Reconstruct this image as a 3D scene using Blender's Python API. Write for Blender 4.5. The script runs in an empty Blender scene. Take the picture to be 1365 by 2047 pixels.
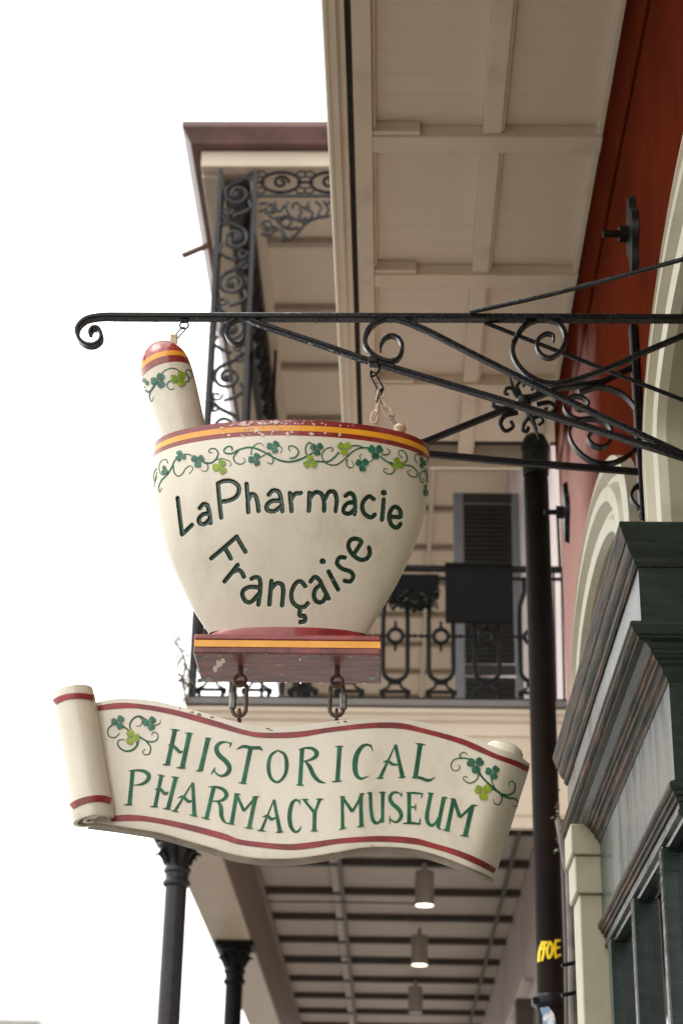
import bpy, bmesh, math, random
import numpy as np
from mathutils import Vector, Matrix
from mathutils.bvhtree import BVHTree
random.seed(7); rng = np.random.default_rng(7)
sc = bpy.context.scene
COL = sc.collection

# ------------------------------------------------------------------ camera
CX, CY = 682.5, 1023.5
VV = np.array([844., -6618.]); VY = np.array([775., 2680.])      # vanishing points of verticals and of the street
F = math.sqrt(-np.dot(VV - [CX, CY], VY - [CX, CY]))
_n = lambda a: a / np.linalg.norm(a)
_d = lambda u, v: np.array([u - CX, CY - v, -F]) / F
_Z = _n(_d(*VV)); _Y = _n(_d(*VY)); _X = np.cross(_Y, _Z)
M = np.array([_X, _Y, _Z])                                        # camera axes -> world (origin = camera, 1.6 m above pavement)
GZ = -1.6
cam_d = bpy.data.cameras.new('camera'); cam = bpy.data.objects.new('camera', cam_d); COL.objects.link(cam)
cam.matrix_world = Matrix(M.tolist()).to_4x4()
cam_d.sensor_fit = 'VERTICAL'; cam_d.sensor_height = 36.0; cam_d.lens = 36.0 * F / 2047.0
cam_d.clip_start = 0.1; cam_d.clip_end = 600
cam_d.dof.use_dof = True; cam_d.dof.focus_distance = 4.45; cam_d.dof.aperture_fstop = 5.0
sc.camera = cam
# ------------------------------------------------------------------ overcast daylight
SUN_EL, SUN_AZ = math.radians(58), math.radians(-60)
w = bpy.data.worlds.new('World'); sc.world = w; w.use_nodes = True
nt = w.node_tree; bg = nt.nodes['Background']
sky = nt.nodes.new('ShaderNodeTexSky'); sky.sky_type = 'NISHITA'; sky.sun_disc = False
sky.sun_elevation = SUN_EL; sky.sun_rotation = SUN_AZ; sky.dust_density = 4.0; sky.ozone_density = 1.0
hs = nt.nodes.new('ShaderNodeHueSaturation'); hs.inputs['Saturation'].default_value = 0.06
mx = nt.nodes.new('ShaderNodeMixRGB'); mx.inputs[0].default_value = 0.72; mx.inputs[2].default_value = (13.5, 13.4, 13.2, 1)
nt.links.new(sky.outputs[0], hs.inputs['Color']); nt.links.new(hs.outputs[0], mx.inputs[1]); nt.links.new(mx.outputs[0], bg.inputs[0])
bg.inputs[1].default_value = 0.12
sd = bpy.data.lights.new('sun', 'SUN'); sd.energy = 0.7; sd.angle = math.radians(30); sd.color = (1, .97, .92)
sun = bpy.data.objects.new('sun', sd); COL.objects.link(sun)
_sdir = Vector((-math.cos(SUN_EL) * math.sin(-SUN_AZ), -math.cos(SUN_EL) * math.cos(SUN_AZ), math.sin(SUN_EL)))
sun.rotation_euler = _sdir.to_track_quat('Z', 'Y').to_euler()
sc.render.engine = 'CYCLES'
sc.view_settings.view_transform = 'Standard'; sc.view_settings.look = 'None'
sc.view_settings.exposure = 0.95; sc.view_settings.gamma = 1.0; sc.view_settings.use_curve_mapping = False

# ------------------------------------------------------------------ helpers
def ray(u, v): return M @ _d(u, v)
def P(u, v, x=None, y=None, z=None):
    r = ray(u, v); t = x / r[0] if x is not None else y / r[1] if y is not None else z / r[2]
    return Vector((r * t).tolist())
def projv(p):                                                       # world Nx3 -> photograph coordinates
    c = p @ M
    return np.stack([CX + F * c[:, 0] / -c[:, 2], CY - F * c[:, 1] / -c[:, 2]], 1)
def cr(pts, n=8, closed=False):
    """Catmull-Rom through tuples of any length"""
    p = [np.array(q, float) for q in pts]
    if len(p) == 2: return [p[0] + (p[1] - p[0]) * i / n for i in range(n + 1)]
    out = []; L = len(p)
    for i in range(L if closed else L - 1):
        if closed: a, b, c, d = p[i - 1], p[i], p[(i + 1) % L], p[(i + 2) % L]
        else:
            b, c = p[i], p[i + 1]; a = p[i - 1] if i else 2 * b - c; d = p[i + 2] if i + 2 < L else 2 * c - b
        for k in range(n):
            t = k / n
            out.append(.5 * (2 * b + (c - a) * t + (2 * a - 5 * b + 4 * c - d) * t * t + (3 * b - a - 3 * c + d) * t ** 3))
    out.append(p[0] if closed else p[-1])
    return out
class MB:
    def __init__(s): s.v = []; s.f = []; s.m = []
    def add(s, vs, fs, mi=0):
        o = len(s.v); s.v += [tuple(map(float, q)) for q in vs]; s.f += [tuple(i + o for i in f) for f in fs]; s.m += [mi] * len(fs)
        return s
    def box(s, x0, x1, y0, y1, z0, z1, mi=0, bev=0):
        if x0 > x1: x0, x1 = x1, x0
        if y0 > y1: y0, y1 = y1, y0
        if z0 > z1: z0, z1 = z1, z0
        b = min(bev, (x1 - x0) * .3, (y1 - y0) * .3, (z1 - z0) * .3)
        if b <= 0:
            vs = [(x, y, z) for z in (z0, z1) for y in (y0, y1) for x in (x0, x1)]
            return s.add(vs, [(0, 2, 3, 1), (4, 5, 7, 6), (0, 1, 5, 4), (2, 6, 7, 3), (0, 4, 6, 2), (1, 3, 7, 5)], mi)
        bm = bmesh.new(); bmesh.ops.create_cube(bm, size=1)
        for q in bm.verts: q.co = ((x0 + x1) / 2 + q.co.x * (x1 - x0), (y0 + y1) / 2 + q.co.y * (y1 - y0), (z0 + z1) / 2 + q.co.z * (z1 - z0))
        bmesh.ops.bevel(bm, geom=bm.edges[:], offset=b, segments=1, affect='EDGES')
        bm.verts.index_update(); s.add([q.co[:] for q in bm.verts], [[q.index for q in f.verts] for f in bm.faces], mi); bm.free(); return s
    def tube(s, path, r, n=8, mi=0, closed=False, cap=True):
        p = [Vector(q) for q in path]; N = len(p); rr = r if hasattr(r, '__len__') else [r] * N
        T = [(p[(i + 1) % N] - p[i - 1] if closed else p[min(i + 1, N - 1)] - p[max(i - 1, 0)]).normalized() for i in range(N)]
        a = T[0].orthogonal().normalized(); vs = []
        for i in range(N):
            a = (a - T[i] * a.dot(T[i])).normalized(); b = T[i].cross(a)
            for k in range(n):
                th = 2 * math.pi * k / n; vs.append(p[i] + (a * math.cos(th) + b * math.sin(th)) * rr[i])
        fs = []
        for i in range(N if closed else N - 1):
            j = (i + 1) % N
            for k in range(n): fs.append((i * n + k, i * n + (k + 1) % n, j * n + (k + 1) % n, j * n + k))
        if cap and not closed: fs += [tuple(range(n))[::-1], tuple((N - 1) * n + k for k in range(n))]
        return s.add(vs, fs, mi)
    def strap(s, path, t, wy, axis=(0, 1, 0), mi=0, bev=.22):
        """flat iron bar: thickness t in its plane, width wy along axis; chamfered section"""
        p = [Vector(q) for q in path]; N = len(p); A = Vector(axis).normalized()
        tt = t if hasattr(t, '__len__') else [t] * N; vs = []
        for i in range(N):
            T = (p[min(i + 1, N - 1)] - p[max(i - 1, 0)]).normalized(); nn = T.cross(A).normalized()
            h, ww = tt[i] / 2, wy / 2; c = bev * min(tt[i], wy)
            for (a, b) in ((-h + c, -ww), (h - c, -ww), (h, -ww + c), (h, ww - c), (h - c, ww), (-h + c, ww), (-h, ww - c), (-h, -ww + c)):
                vs.append(p[i] + nn * a + A * b)
        fs = []
        for i in range(N - 1):
            for k in range(8): fs.append((i * 8 + k, (i + 1) * 8 + k, (i + 1) * 8 + (k + 1) % 8, i * 8 + (k + 1) % 8))
        fs += [tuple(range(8)), tuple((N - 1) * 8 + k for k in range(8))[::-1]]
        return s.add(vs, fs, mi)
    def lathe(s, prof, c, axis=(0, 0, 1), n=24, mi=0, sy=1.0):
        """prof: (r, h) along axis from c"""
        A = Vector(axis).normalized(); a = A.orthogonal().normalized() if abs(A.z) < .999 else Vector((1, 0, 0)); b = A.cross(a); c = Vector(c); vs = []
        for (r, h) in prof:
            for k in range(n):
                th = 2 * math.pi * k / n; vs.append(c + A * h + a * (r * math.cos(th)) + b * (r * sy * math.sin(th)))
        fs = []; N = len(prof)
        for i in range(N - 1):
            for k in range(n): fs.append((i * n + k, i * n + (k + 1) % n, (i + 1) * n + (k + 1) % n, (i + 1) * n + k))
        fs += [tuple(range(n))[::-1], tuple((N - 1) * n + k for k in range(n))]
        return s.add(vs, fs, mi)
    def prism(s, prof, y0, y1, mi=0):
        """closed (x,z) outline extruded along Y"""
        n = len(prof); vs = [(x, y0, z) for x, z in prof] + [(x, y1, z) for x, z in prof]
        return s.add(vs, [(k, (k + 1) % n, n + (k + 1) % n, n + k) for k in range(n)] + [tuple(range(n))[::-1], tuple(range(n, 2 * n))], mi)
    def mesh(s, name, mats, smooth=True, ang=35, fixn=True):
        me = bpy.data.meshes.new(name); me.from_pydata(s.v, [], s.f)
        for m in (mats if isinstance(mats, (list, tuple)) else [mats]): me.materials.append(m)
        if len(me.materials) > 1: me.polygons.foreach_set('material_index', s.m)
        if fixn:
            bm = bmesh.new(); bm.from_mesh(me); bmesh.ops.recalc_face_normals(bm, faces=bm.faces[:]); bm.to_mesh(me); bm.free()
        if smooth:
            me.polygons.foreach_set('use_smooth', [True] * len(me.polygons)); me.set_sharp_from_angle(angle=math.radians(ang))
        me.update(); return me
    def build(s, name, mats, parent=None, **k):
        return link(name, s.mesh(name, mats, **k), parent)
def link(name, me, parent=None, loc=None):
    o = bpy.data.objects.new(name, me); COL.objects.link(o)
    if loc is not None: o.location = loc
    if parent is not None: adopt(o, parent)
    return o
BASE = {}
def adopt(o, parent):
    o.parent = parent
    o.matrix_parent_inverse = Matrix.Translation(-BASE.get(parent.name, Vector((0, 0, 0))))
def thing(name, loc, label, cat, group=None):
    o = bpy.data.objects.new(name, None); COL.objects.link(o); o.location = loc; BASE[o.name] = Vector(loc); o.empty_display_size = .1
    o['label'] = label; o['category'] = cat
    if group: o['group'] = group
    return o
def tag(o, label, cat, group=None):
    o['label'] = label; o['category'] = cat
    if group: o['group'] = group
    return o
def copy_tree(o, d, parent=None):
    """a copy of a thing or part with copies of everything under it, moved by d"""
    c = o.copy(); COL.objects.link(c)
    if parent is None:
        c.location = Vector(o.location) + Vector(d); BASE[c.name] = c.location.copy()
    else: c.parent = parent
    for ch in o.children: copy_tree(ch, (0, 0, 0), c)
    return c

# ------------------------------------------------------------------ materials
def mat(name, base, rough=.5, col2=None, nscale=6, namt=.5, stretch=(1, 1, 1), bump=.0, bscale=60, spec=.5, coat=0, metal=0, dirt=None, dscale=3, damt=.5, dlo=.5, dhi=.7, rvar=0):
    m = bpy.data.materials.new(name); m.use_nodes = True; t = m.node_tree; L = t.links.new
    bs = t.nodes['Principled BSDF']; bs.inputs['Roughness'].default_value = rough; bs.inputs['Metallic'].default_value = metal
    bs.inputs['Specular IOR Level'].default_value = spec
    if coat: bs.inputs['Coat Weight'].default_value = coat; bs.inputs['Coat Roughness'].default_value = .06
    tc = t.nodes.new('ShaderNodeTexCoord'); mp = t.nodes.new('ShaderNodeMapping'); mp.inputs['Scale'].default_value = stretch
    L(tc.outputs['Object'], mp.inputs['Vector'])
    col2 = col2 or tuple(c * .8 for c in base)
    nz = t.nodes.new('ShaderNodeTexNoise'); nz.inputs['Scale'].default_value = nscale; nz.inputs['Detail'].default_value = 6; nz.inputs['Roughness'].default_value = .6
    L(mp.outputs[0], nz.inputs['Vector'])
    rm = t.nodes.new('ShaderNodeValToRGB'); rm.color_ramp.elements[0].position = .5 - .25 * (1.2 - namt); rm.color_ramp.elements[1].position = .5 + .25 * (1.2 - namt)
    rm.color_ramp.elements[0].color = (*base, 1); rm.color_ramp.elements[1].color = (*col2, 1)
    L(nz.outputs[0], rm.inputs[0]); out = rm.outputs[0]
    if dirt:
        n2 = t.nodes.new('ShaderNodeTexNoise'); n2.inputs['Scale'].default_value = dscale; n2.inputs['Detail'].default_value = 10; n2.inputs['Roughness'].default_value = .68
        L(mp.outputs[0], n2.inputs['Vector'])
        r2 = t.nodes.new('ShaderNodeValToRGB'); r2.color_ramp.elements[0].position = dlo; r2.color_ramp.elements[1].position = dhi
        r2.color_ramp.elements[1].color = (damt, damt, damt, 1); r2.color_ramp.elements[0].color = (0, 0, 0, 1)
        L(n2.outputs[0], r2.inputs[0])
        mm = t.nodes.new('ShaderNodeMixRGB'); L(r2.outputs[0], mm.inputs[0]); L(out, mm.inputs[1]); mm.inputs[2].default_value = (*dirt, 1); out = mm.outputs[0]
    L(out, bs.inputs['Base Color'])
    if rvar:
        mr = t.nodes.new('ShaderNodeMapRange'); mr.inputs[1].default_value = .35; mr.inputs[2].default_value = .65
        mr.inputs[3].default_value = max(.02, rough - rvar); mr.inputs[4].default_value = rough + rvar
        n3 = t.nodes.new('ShaderNodeTexNoise'); n3.inputs['Scale'].default_value = nscale * 2.3; n3.inputs['Detail'].default_value = 5; L(mp.outputs[0], n3.inputs['Vector'])
        L(n3.outputs[0], mr.inputs[0]); L(mr.outputs[0], bs.inputs['Roughness'])
    if bump:
        nb = t.nodes.new('ShaderNodeTexNoise'); nb.inputs['Scale'].default_value = bscale; nb.inputs['Detail'].default_value = 5
        L(mp.outputs[0], nb.inputs['Vector'])
        bp = t.nodes.new('ShaderNodeBump'); bp.inputs['Strength'].default_value = bump; bp.inputs['Distance'].default_value = .004
        L(nb.outputs[0], bp.inputs['Height']); L(bp.outputs[0], bs.inputs['Normal'])
    return m
CREAM = mat('sign_cream_paint', (.71, .655, .535), .33, (.60, .54, .425), 4, .6, (1, 1, .45), bump=.10, bscale=150, coat=.35, dirt=(.36, .29, .20), dscale=9, damt=.55, dlo=.54, dhi=.8)
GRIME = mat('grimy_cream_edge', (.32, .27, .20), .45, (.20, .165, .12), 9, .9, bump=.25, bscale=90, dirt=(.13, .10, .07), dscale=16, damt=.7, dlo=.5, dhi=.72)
SRED = mat('sign_red_paint', (.27, .022, .018), .3, (.17, .014, .014), 22, .7, bump=.15, bscale=90, coat=.4, dirt=(.55, .33, .28), dscale=34, damt=.45, dlo=.63, dhi=.7)
SORANGE = mat('pestle_red_paint', (.36, .036, .02), .22, (.27, .024, .016), 20, .6, bump=.1, coat=.5)
SYEL = mat('sign_yellow_paint', (.80, .36, .018), .35, (.72, .29, .012), 15, .6, bump=.12, coat=.3)
SBAND = mat('banner_red_paint', (.30, .025, .022), .4, (.16, .015, .017), 16, .8, bump=.1, bscale=120, dirt=(.5, .28, .24), dscale=40, damt=.4, dlo=.6, dhi=.72)
MAROON = mat('wet_maroon_paint', (.22, .052, .047), .42, (.11, .024, .022), 8, .9, (1, 5, 1), bump=.3, bscale=40, coat=.15, dirt=(.02, .008, .008), dscale=16, damt=.7, dlo=.6, dhi=.66)
LGREEN = mat('letter_green_gloss', (.006, .056, .026), .2, (.004, .034, .016), 30, .7, bump=.3, bscale=150, coat=.2)
PGREEN = mat('painted_green', (.020, .135, .062), .45, (.010, .080, .036), 26, .9, dirt=(.30, .36, .26), dscale=90, damt=.45, dlo=.63, dhi=.7, spec=.3)
DGREEN = mat('shamrock_dark_green', (.008, .085, .045), .4, (.02, .15, .09), 40, .9)
YGREEN = mat('shamrock_light_green', (.27, .36, .018), .4, (.17, .27, .015), 40, .9)
IRON = mat('wet_black_iron', (.004, .004, .0042), .24, (.010, .0095, .009), 22, .8, bump=.45, bscale=110, rvar=.15, spec=.24)
IRON2 = mat('dull_black_iron', (.005, .005, .005), .3, (.010, .010, .010), 20, .6, bump=.2, bscale=60, spec=.15)  # black iron with a duller, less specular finish
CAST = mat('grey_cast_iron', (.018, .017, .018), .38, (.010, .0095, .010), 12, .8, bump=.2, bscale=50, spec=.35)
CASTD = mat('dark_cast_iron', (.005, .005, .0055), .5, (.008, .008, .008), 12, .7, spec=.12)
RUST = mat('rusty_steel', (.055, .042, .032), .42, (.12, .055, .028), 50, .9, bump=.5, bscale=200)
STEEL = mat('grey_steel', (.2, .19, .17), .35, (.12, .10, .08), 60, .8, metal=.4, bump=.3, bscale=150)
IVORY = mat('ivory_chain', (.56, .45, .31), .4, (.40, .25, .12), 60, .7)
SOFFIT = mat('soffit_cream', (.71, .615, .465), .6, (.66, .565, .425), 1.6, .6, (1, 1, 1), dirt=(.36, .29, .21), dscale=2.6, damt=.6, dlo=.52, dhi=.75)
SOFFIT2 = mat('soffit_board', (.70, .605, .475), .65, (.665, .57, .445), 1.3, .6, (.6, 1, 1), dirt=(.42, .34, .26), dscale=2.1, damt=.6, dlo=.55, dhi=.8)
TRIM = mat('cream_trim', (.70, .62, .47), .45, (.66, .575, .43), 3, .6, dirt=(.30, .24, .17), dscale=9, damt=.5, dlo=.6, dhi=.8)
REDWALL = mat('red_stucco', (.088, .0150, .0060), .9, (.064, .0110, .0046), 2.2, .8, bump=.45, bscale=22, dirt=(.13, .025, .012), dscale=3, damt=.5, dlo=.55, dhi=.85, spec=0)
def sky_light_patch(m, col, y0, z1):
    """sky light painted into the colour of the far bay below the string course"""
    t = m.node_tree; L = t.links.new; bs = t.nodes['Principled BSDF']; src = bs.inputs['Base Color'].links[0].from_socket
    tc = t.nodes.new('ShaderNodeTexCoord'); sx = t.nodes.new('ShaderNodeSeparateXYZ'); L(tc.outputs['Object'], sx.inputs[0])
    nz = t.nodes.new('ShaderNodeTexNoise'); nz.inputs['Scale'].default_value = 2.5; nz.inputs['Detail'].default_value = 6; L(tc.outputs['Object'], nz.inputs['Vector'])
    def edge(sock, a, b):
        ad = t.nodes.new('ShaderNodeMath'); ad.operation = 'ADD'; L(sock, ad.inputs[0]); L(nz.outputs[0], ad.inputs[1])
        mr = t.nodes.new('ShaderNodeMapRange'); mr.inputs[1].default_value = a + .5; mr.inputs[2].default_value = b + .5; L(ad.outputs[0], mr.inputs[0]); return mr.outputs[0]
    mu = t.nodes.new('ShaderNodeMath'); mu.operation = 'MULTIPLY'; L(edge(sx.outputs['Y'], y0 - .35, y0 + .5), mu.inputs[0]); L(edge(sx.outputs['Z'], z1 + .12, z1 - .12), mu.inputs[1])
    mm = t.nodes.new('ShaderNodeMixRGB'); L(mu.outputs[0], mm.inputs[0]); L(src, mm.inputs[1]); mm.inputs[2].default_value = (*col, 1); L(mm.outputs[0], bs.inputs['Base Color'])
sky_light_patch(REDWALL, (.42, .24, .21), 6.5, 3.8)  # pale pink mixed in for the sky sheen past the balcony end
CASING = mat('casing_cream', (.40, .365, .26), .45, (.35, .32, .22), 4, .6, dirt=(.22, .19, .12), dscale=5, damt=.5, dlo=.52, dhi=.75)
OLIVE = mat('olive_door', (.19, .17, .11), .6, (.165, .145, .095), 4, .6)
SHOPG = mat('shop_green', (.010, .020, .015), .16, (.017, .030, .023), 6, .8, spec=.5, stretch=(1, 1, 4), bump=.3, bscale=30, rvar=.07, dirt=(.008, .015, .012), dscale=18, damt=.8, dlo=.6, dhi=.63)
SHOPS = mat('shop_green_gloss', (.014, .022, .018), .30, (.022, .030, .025), 5, .7, (1, 1, .3), bump=.03, bscale=18, coat=.05, spec=.42, rvar=.07)
SHOPS.node_tree.nodes['Principled BSDF'].inputs['Coat Roughness'].default_value = .32
SHOPW = mat('weathered_moulding', (.026, .026, .021), .6, (.075, .054, .036), 9, 1.0, (6, .55, 6), bump=.7, bscale=26, dirt=(.24, .105, .055), dscale=7, damt=.6, dlo=.56, dhi=.68, spec=.12)
GLASS = mat('shop_glass', (.012, .012, .012), .03, (.016, .016, .016), 3, .3, spec=.6)
PIPE = mat('brown_pipe', (.013, .009, .007), .6, (.007, .005, .004), 3, .8, (1, 1, .4), bump=.2, bscale=30, dirt=(.03, .023, .016), dscale=11, damt=.6, dlo=.58, dhi=.7, spec=.06)
GRAF = mat('yellow_marker', (.80, .62, .0), .5, (.75, .55, .0), 20, .5)
STICK = mat('sticker', (.6, .6, .62), .5, (.12, .22, .35), 22, 1.1)
FACADE = mat('pale_pink_stucco', (.62, .52, .49), .6, (.54, .44, .42), 2, .7, dirt=(.40, .28, .27), dscale=2, damt=.5, dlo=.5, dhi=.8)
FARTRIM = mat('gallery_cream', (.56, .475, .36), .5, (.50, .42, .32), 2, .6, dirt=(.34, .27, .19), dscale=3, damt=.4, dlo=.55, dhi=.8)
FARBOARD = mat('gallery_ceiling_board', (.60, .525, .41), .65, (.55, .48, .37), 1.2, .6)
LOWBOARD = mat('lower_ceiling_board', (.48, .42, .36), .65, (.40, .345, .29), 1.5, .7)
JOIST = mat('gap_shade_and_backing', (.075, .06, .05), .6, (.055, .045, .036), 3, .6)
BROWN = mat('brown_beam', (.20, .155, .115), .6, (.17, .13, .095), 3, .6)
ROOFB = mat('brown_gutter', (.15, .075, .062), .4, (.10, .055, .045), 3, .8, (1, 1, 1), dirt=(.05, .035, .03), dscale=5, damt=.6, dlo=.5, dhi=.7)
SHUTB = mat('blue_grey_shutter', (.13, .14, .15), .5, (.11, .12, .125), 5, .6)
SHUTD = mat('dark_louvre', (.020, .020, .018), .5, (.028, .028, .025), 8, .6, spec=.2)
BOARDB = mat('black_board_paint', (.005, .005, .005), .7, (.007, .0065, .006), 6, .6, spec=.08)
LAMPB = mat('lamp_grey', (.46, .42, .36), .45)
PLANT = mat('plant_leaf', (.10, .12, .055), .5, (.16, .15, .08), 20, .8)
PETAL = mat('plant_flower', (.62, .58, .48), .5)
STEM = mat('plant_stem', (.12, .09, .06), .6)
WHITE = mat('distant_haze_white', (.82, .80, .76), .7)  # near-white base stands in for haze over the far building
ASPH = mat('wet_asphalt', (.085, .082, .078), .25, (.06, .058, .055), 2, .7, rvar=.1)
PAVE = mat('wet_pavement', (.36, .335, .30), .35, (.29, .27, .24), 1.5, .7, rvar=.12)
def thin_glass(name):
    m = bpy.data.materials.new(name); m.use_nodes = True; t = m.node_tree; t.nodes.remove(t.nodes['Principled BSDF'])
    tr = t.nodes.new('ShaderNodeBsdfTransparent'); gl = t.nodes.new('ShaderNodeBsdfGlossy'); fr_ = t.nodes.new('ShaderNodeFresnel'); mx_ = t.nodes.new('ShaderNodeMixShader')
    tr.inputs[0].default_value = (.82, .84, .82, 1); gl.inputs['Roughness'].default_value = .02; fr_.inputs[0].default_value = 1.5
    t.links.new(fr_.outputs[0], mx_.inputs[0]); t.links.new(tr.outputs[0], mx_.inputs[1]); t.links.new(gl.outputs[0], mx_.inputs[2]); t.links.new(mx_.outputs[0], t.nodes['Material Output'].inputs[0])
    return m
GLASS = thin_glass('window_glass'); REFL = mat('brown_reflection', (.50, .43, .36), .6, (.38, .32, .27), 4, .7)
def emis(name, c, s):
    m = bpy.data.materials.new(name); m.use_nodes = True; b = m.node_tree.nodes['Principled BSDF']
    b.inputs['Base Color'].default_value = (*c, 1); b.inputs['Emission Color'].default_value = (*c, 1); b.inputs['Emission Strength'].default_value = s; return m
BULB = emis('warm_bulb', (1, .88, .66), 2.6)
DROP = bpy.data.materials.new('water'); DROP.use_nodes = True
_b = DROP.node_tree.nodes['Principled BSDF']; _b.inputs['Transmission Weight'].default_value = 1; _b.inputs['Roughness'].default_value = .02; _b.inputs['IOR'].default_value = 1.33

# ------------------------------------------------------------------ ground
o = MB().add([(-300, -200, GZ - .12), (300, -200, GZ - .12), (300, 400, GZ - .12), (-300, 400, GZ - .12)], [(0, 1, 2, 3)]).build('ground', ASPH); o['kind'] = 'structure'
o = MB().box(-1.9, 1.3, -12, 32, GZ - .116, GZ, bev=.02).build('pavement', PAVE); o['kind'] = 'structure'
o = MB().box(-2.12, -1.903, -12, 32, GZ - .116, GZ + .004, bev=.02).build('kerb', PAVE); o['kind'] = 'structure'

# ================================================================== red townhouse with balcony and shopfront
W = .80; HS = 4.2
town = thing('red_townhouse', (W, 5, GZ), 'red stucco townhouse with cream balcony soffit, arched casings and dark green shopfront', 'building')
ARCH = [(3.74, 1.13, .55, 2.36), (6.20, .98, .52, 2.42)]
def arch_pts(c, a, b, s, off=0, zb=GZ, n=40):
    """outline over an arched opening from the far jamb foot to the near jamb foot, pulled in by off"""
    a -= off; b -= off
    return [(c + a, zb)] + [(c + a * math.cos(math.pi * k / n), s + b * math.sin(math.pi * k / n)) for k in range(n + 1)] + [(c - a, zb)]
OP = .30                                                            # width of the casing
def wall_strip(m, y0, y1, x, zt):
    m.add([(x, y0, GZ), (x, y1, GZ), (x, y1, zt), (x, y0, zt)], [(0, 1, 2, 3)])
m = MB(); ZT = 9.5
edges = [-6.0, ARCH[0][0] - 1.15]
wall_strip(m, -6, ARCH[0][0] - 1.03, W, ZT); wall_strip(m, ARCH[0][0] + 1.03, ARCH[1][0] - .88, W, ZT); wall_strip(m, ARCH[1][0] + .88, 7.8, W, ZT)
for (c, a, b, s) in ARCH:
    n = 30; top = [(c + (a - .1) * math.cos(math.pi * k / n), s + (b - .09) * math.sin(math.pi * k / n)) for k in range(n + 1)]
    for k in range(n):
        (ya, za), (yb, zb) = top[k], top[k + 1]; m.add([(W, ya, za), (W, yb, zb), (W, yb, ZT), (W, ya, ZT)], [(0, 1, 2, 3)])
m.add([(W, 7.8, GZ), (W + .5, 7.8, GZ), (W + .5, 7.8, ZT), (W, 7.8, ZT)], [(0, 1, 2, 3)])
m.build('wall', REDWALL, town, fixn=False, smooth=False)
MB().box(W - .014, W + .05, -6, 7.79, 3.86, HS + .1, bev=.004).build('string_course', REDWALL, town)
for (c, a, b, s) in ARCH:                                           # moulded casing: stepped profile swept round the opening
    prof = [(0, .0), (0, .045), (.05, .055), (.075, .03), (.095, .03), (.115, .06), (.17, .065), (.20, .035), (.215, .035), (.235, .05), (.285, .045), (.30, .02), (.30, -.22)]
    rings = [[(W - pz, y, z) for (y, z) in arch_pts(c, a, b, s, off)] for off, pz in prof]
    vs = [q for r in rings for q in r]; n = len(rings[0])
    fs = [(i * n + k, i * n + k + 1, (i + 1) * n + k + 1, (i + 1) * n + k) for i in range(len(rings) - 1) for k in range(n - 1)]
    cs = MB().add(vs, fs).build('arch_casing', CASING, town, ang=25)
    q = arch_pts(c, a, b, s, .29); ctr = [(W + .2, y, z) for y, z in q]
    MB().add(ctr, [tuple(range(len(ctr)))]).build('arched_door', OLIVE, cs)
    MB().box(W + .165, W + .199, c - .05, c + .05, GZ, s + .2, bev=.005).build('door_stile', OLIVE, cs)
def anchor(yc, zc):
    m = MB(); n = 40; f = []; bk = []
    for k in range(n):
        th = 2 * math.pi * k / n; r = 1 + .16 * math.cos(4 * th)
        f.append((W - .022, yc + .072 * r * math.cos(th), zc + .125 * r * math.sin(th))); bk.append((W - .002, yc + .08 * r * math.cos(th), zc + .135 * r * math.sin(th)))
    m.add(f + bk + [(W - .034, yc, zc)], [(2 * n, (k + 1) % n, k) for k in range(n)] + [(k, (k + 1) % n, n + (k + 1) % n, n + k) for k in range(n)])
    ob = m.build('anchor_plate', IRON2, town)
    b = MB(); b.lathe([(.030, 0), (.030, .026)], (W - .03, yc, zc), (-1, 0, 0), 6); b.lathe([(.0125, 0), (.0125, .062), (.009, .066)], (W - .045, yc, zc), (-1, 0, 0), 10)
    b.build('bolt', IRON2, ob)
anchor(5.02, 3.37); anchor(7.44, 3.47)
# --- balcony
YA, YB = -3.0, 8.35
bal = MB().box(-.163, -.092, YA, YB, HS - .012, HS + .079, bev=.004).build('balcony', SOFFIT, town)
bm_me = MB().box(0, W + .03 + .091, 0, .1231, 0, .022, bev=.0009).mesh('board', SOFFIT2)
ny = int((YB - YA) / .1235)
for i in range(ny): link('board', bm_me, bal, (-.091, YA + i * .1235, HS + .045 + random.uniform(0, .0006)))
MB().box(-.222, W + .2, YA, YB, HS + .08, HS + .14).build('deck', JOIST, bal)  # dark colour paints the shade in the gap behind the fascia
fp = [(-.264, HS + .17), (-.264, HS - .028), (-.258, HS - .034), (-.246, HS - .034), (-.243, HS - .026), (-.216, HS - .026), (-.213, HS - .016), (-.203, HS - .008), (-.187, HS - .006), (-.187, HS + .17)]
MB().prism(fp, YA, YB + .02).build('fascia', TRIM, bal, ang=20)
jm = MB().box(-.0915, W + .02, -.05, .05, HS - .012, HS + .045, bev=.003).mesh('cross_joist', SOFFIT)
cleat = MB().box(-.0915, .09, .051, .078, HS - .006, HS + .045, bev=.003).mesh('cleat', SOFFIT)
for k in range(11):
    y = -2.165 + k * .975
    j = link('cross_joist', jm, bal, (0, y, 0))
    if k > 7: link('cleat', cleat, bal, (0, y - .130, 0))
for k in range(11):
    y0 = -2.165 + k * .975 + .051; y1 = min(y0 + .873, YB)
    MB().box(.330, .402, y0, y1, HS + .002, HS + .045, bev=.003).build('batten', SOFFIT, bal)
    MB().box(.4025, .413, y0, y1, HS + .014, HS + .045, bev=.002).build('batten', SOFFIT, bal)
    MB().box(-.0915, -.080, y0, y1, HS + .010, HS + .045, bev=.003).build('batten', SOFFIT, bal)
MB().box(W - .035, W - .001, YA, YB, HS + .0, HS + .045, bev=.003).build('wall_batten', SOFFIT, bal)
MB().box(-.22, W + .02, YB, YB + .03, HS - .05, HS + .16, bev=.004).build('end_fascia', TRIM, bal)
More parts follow.
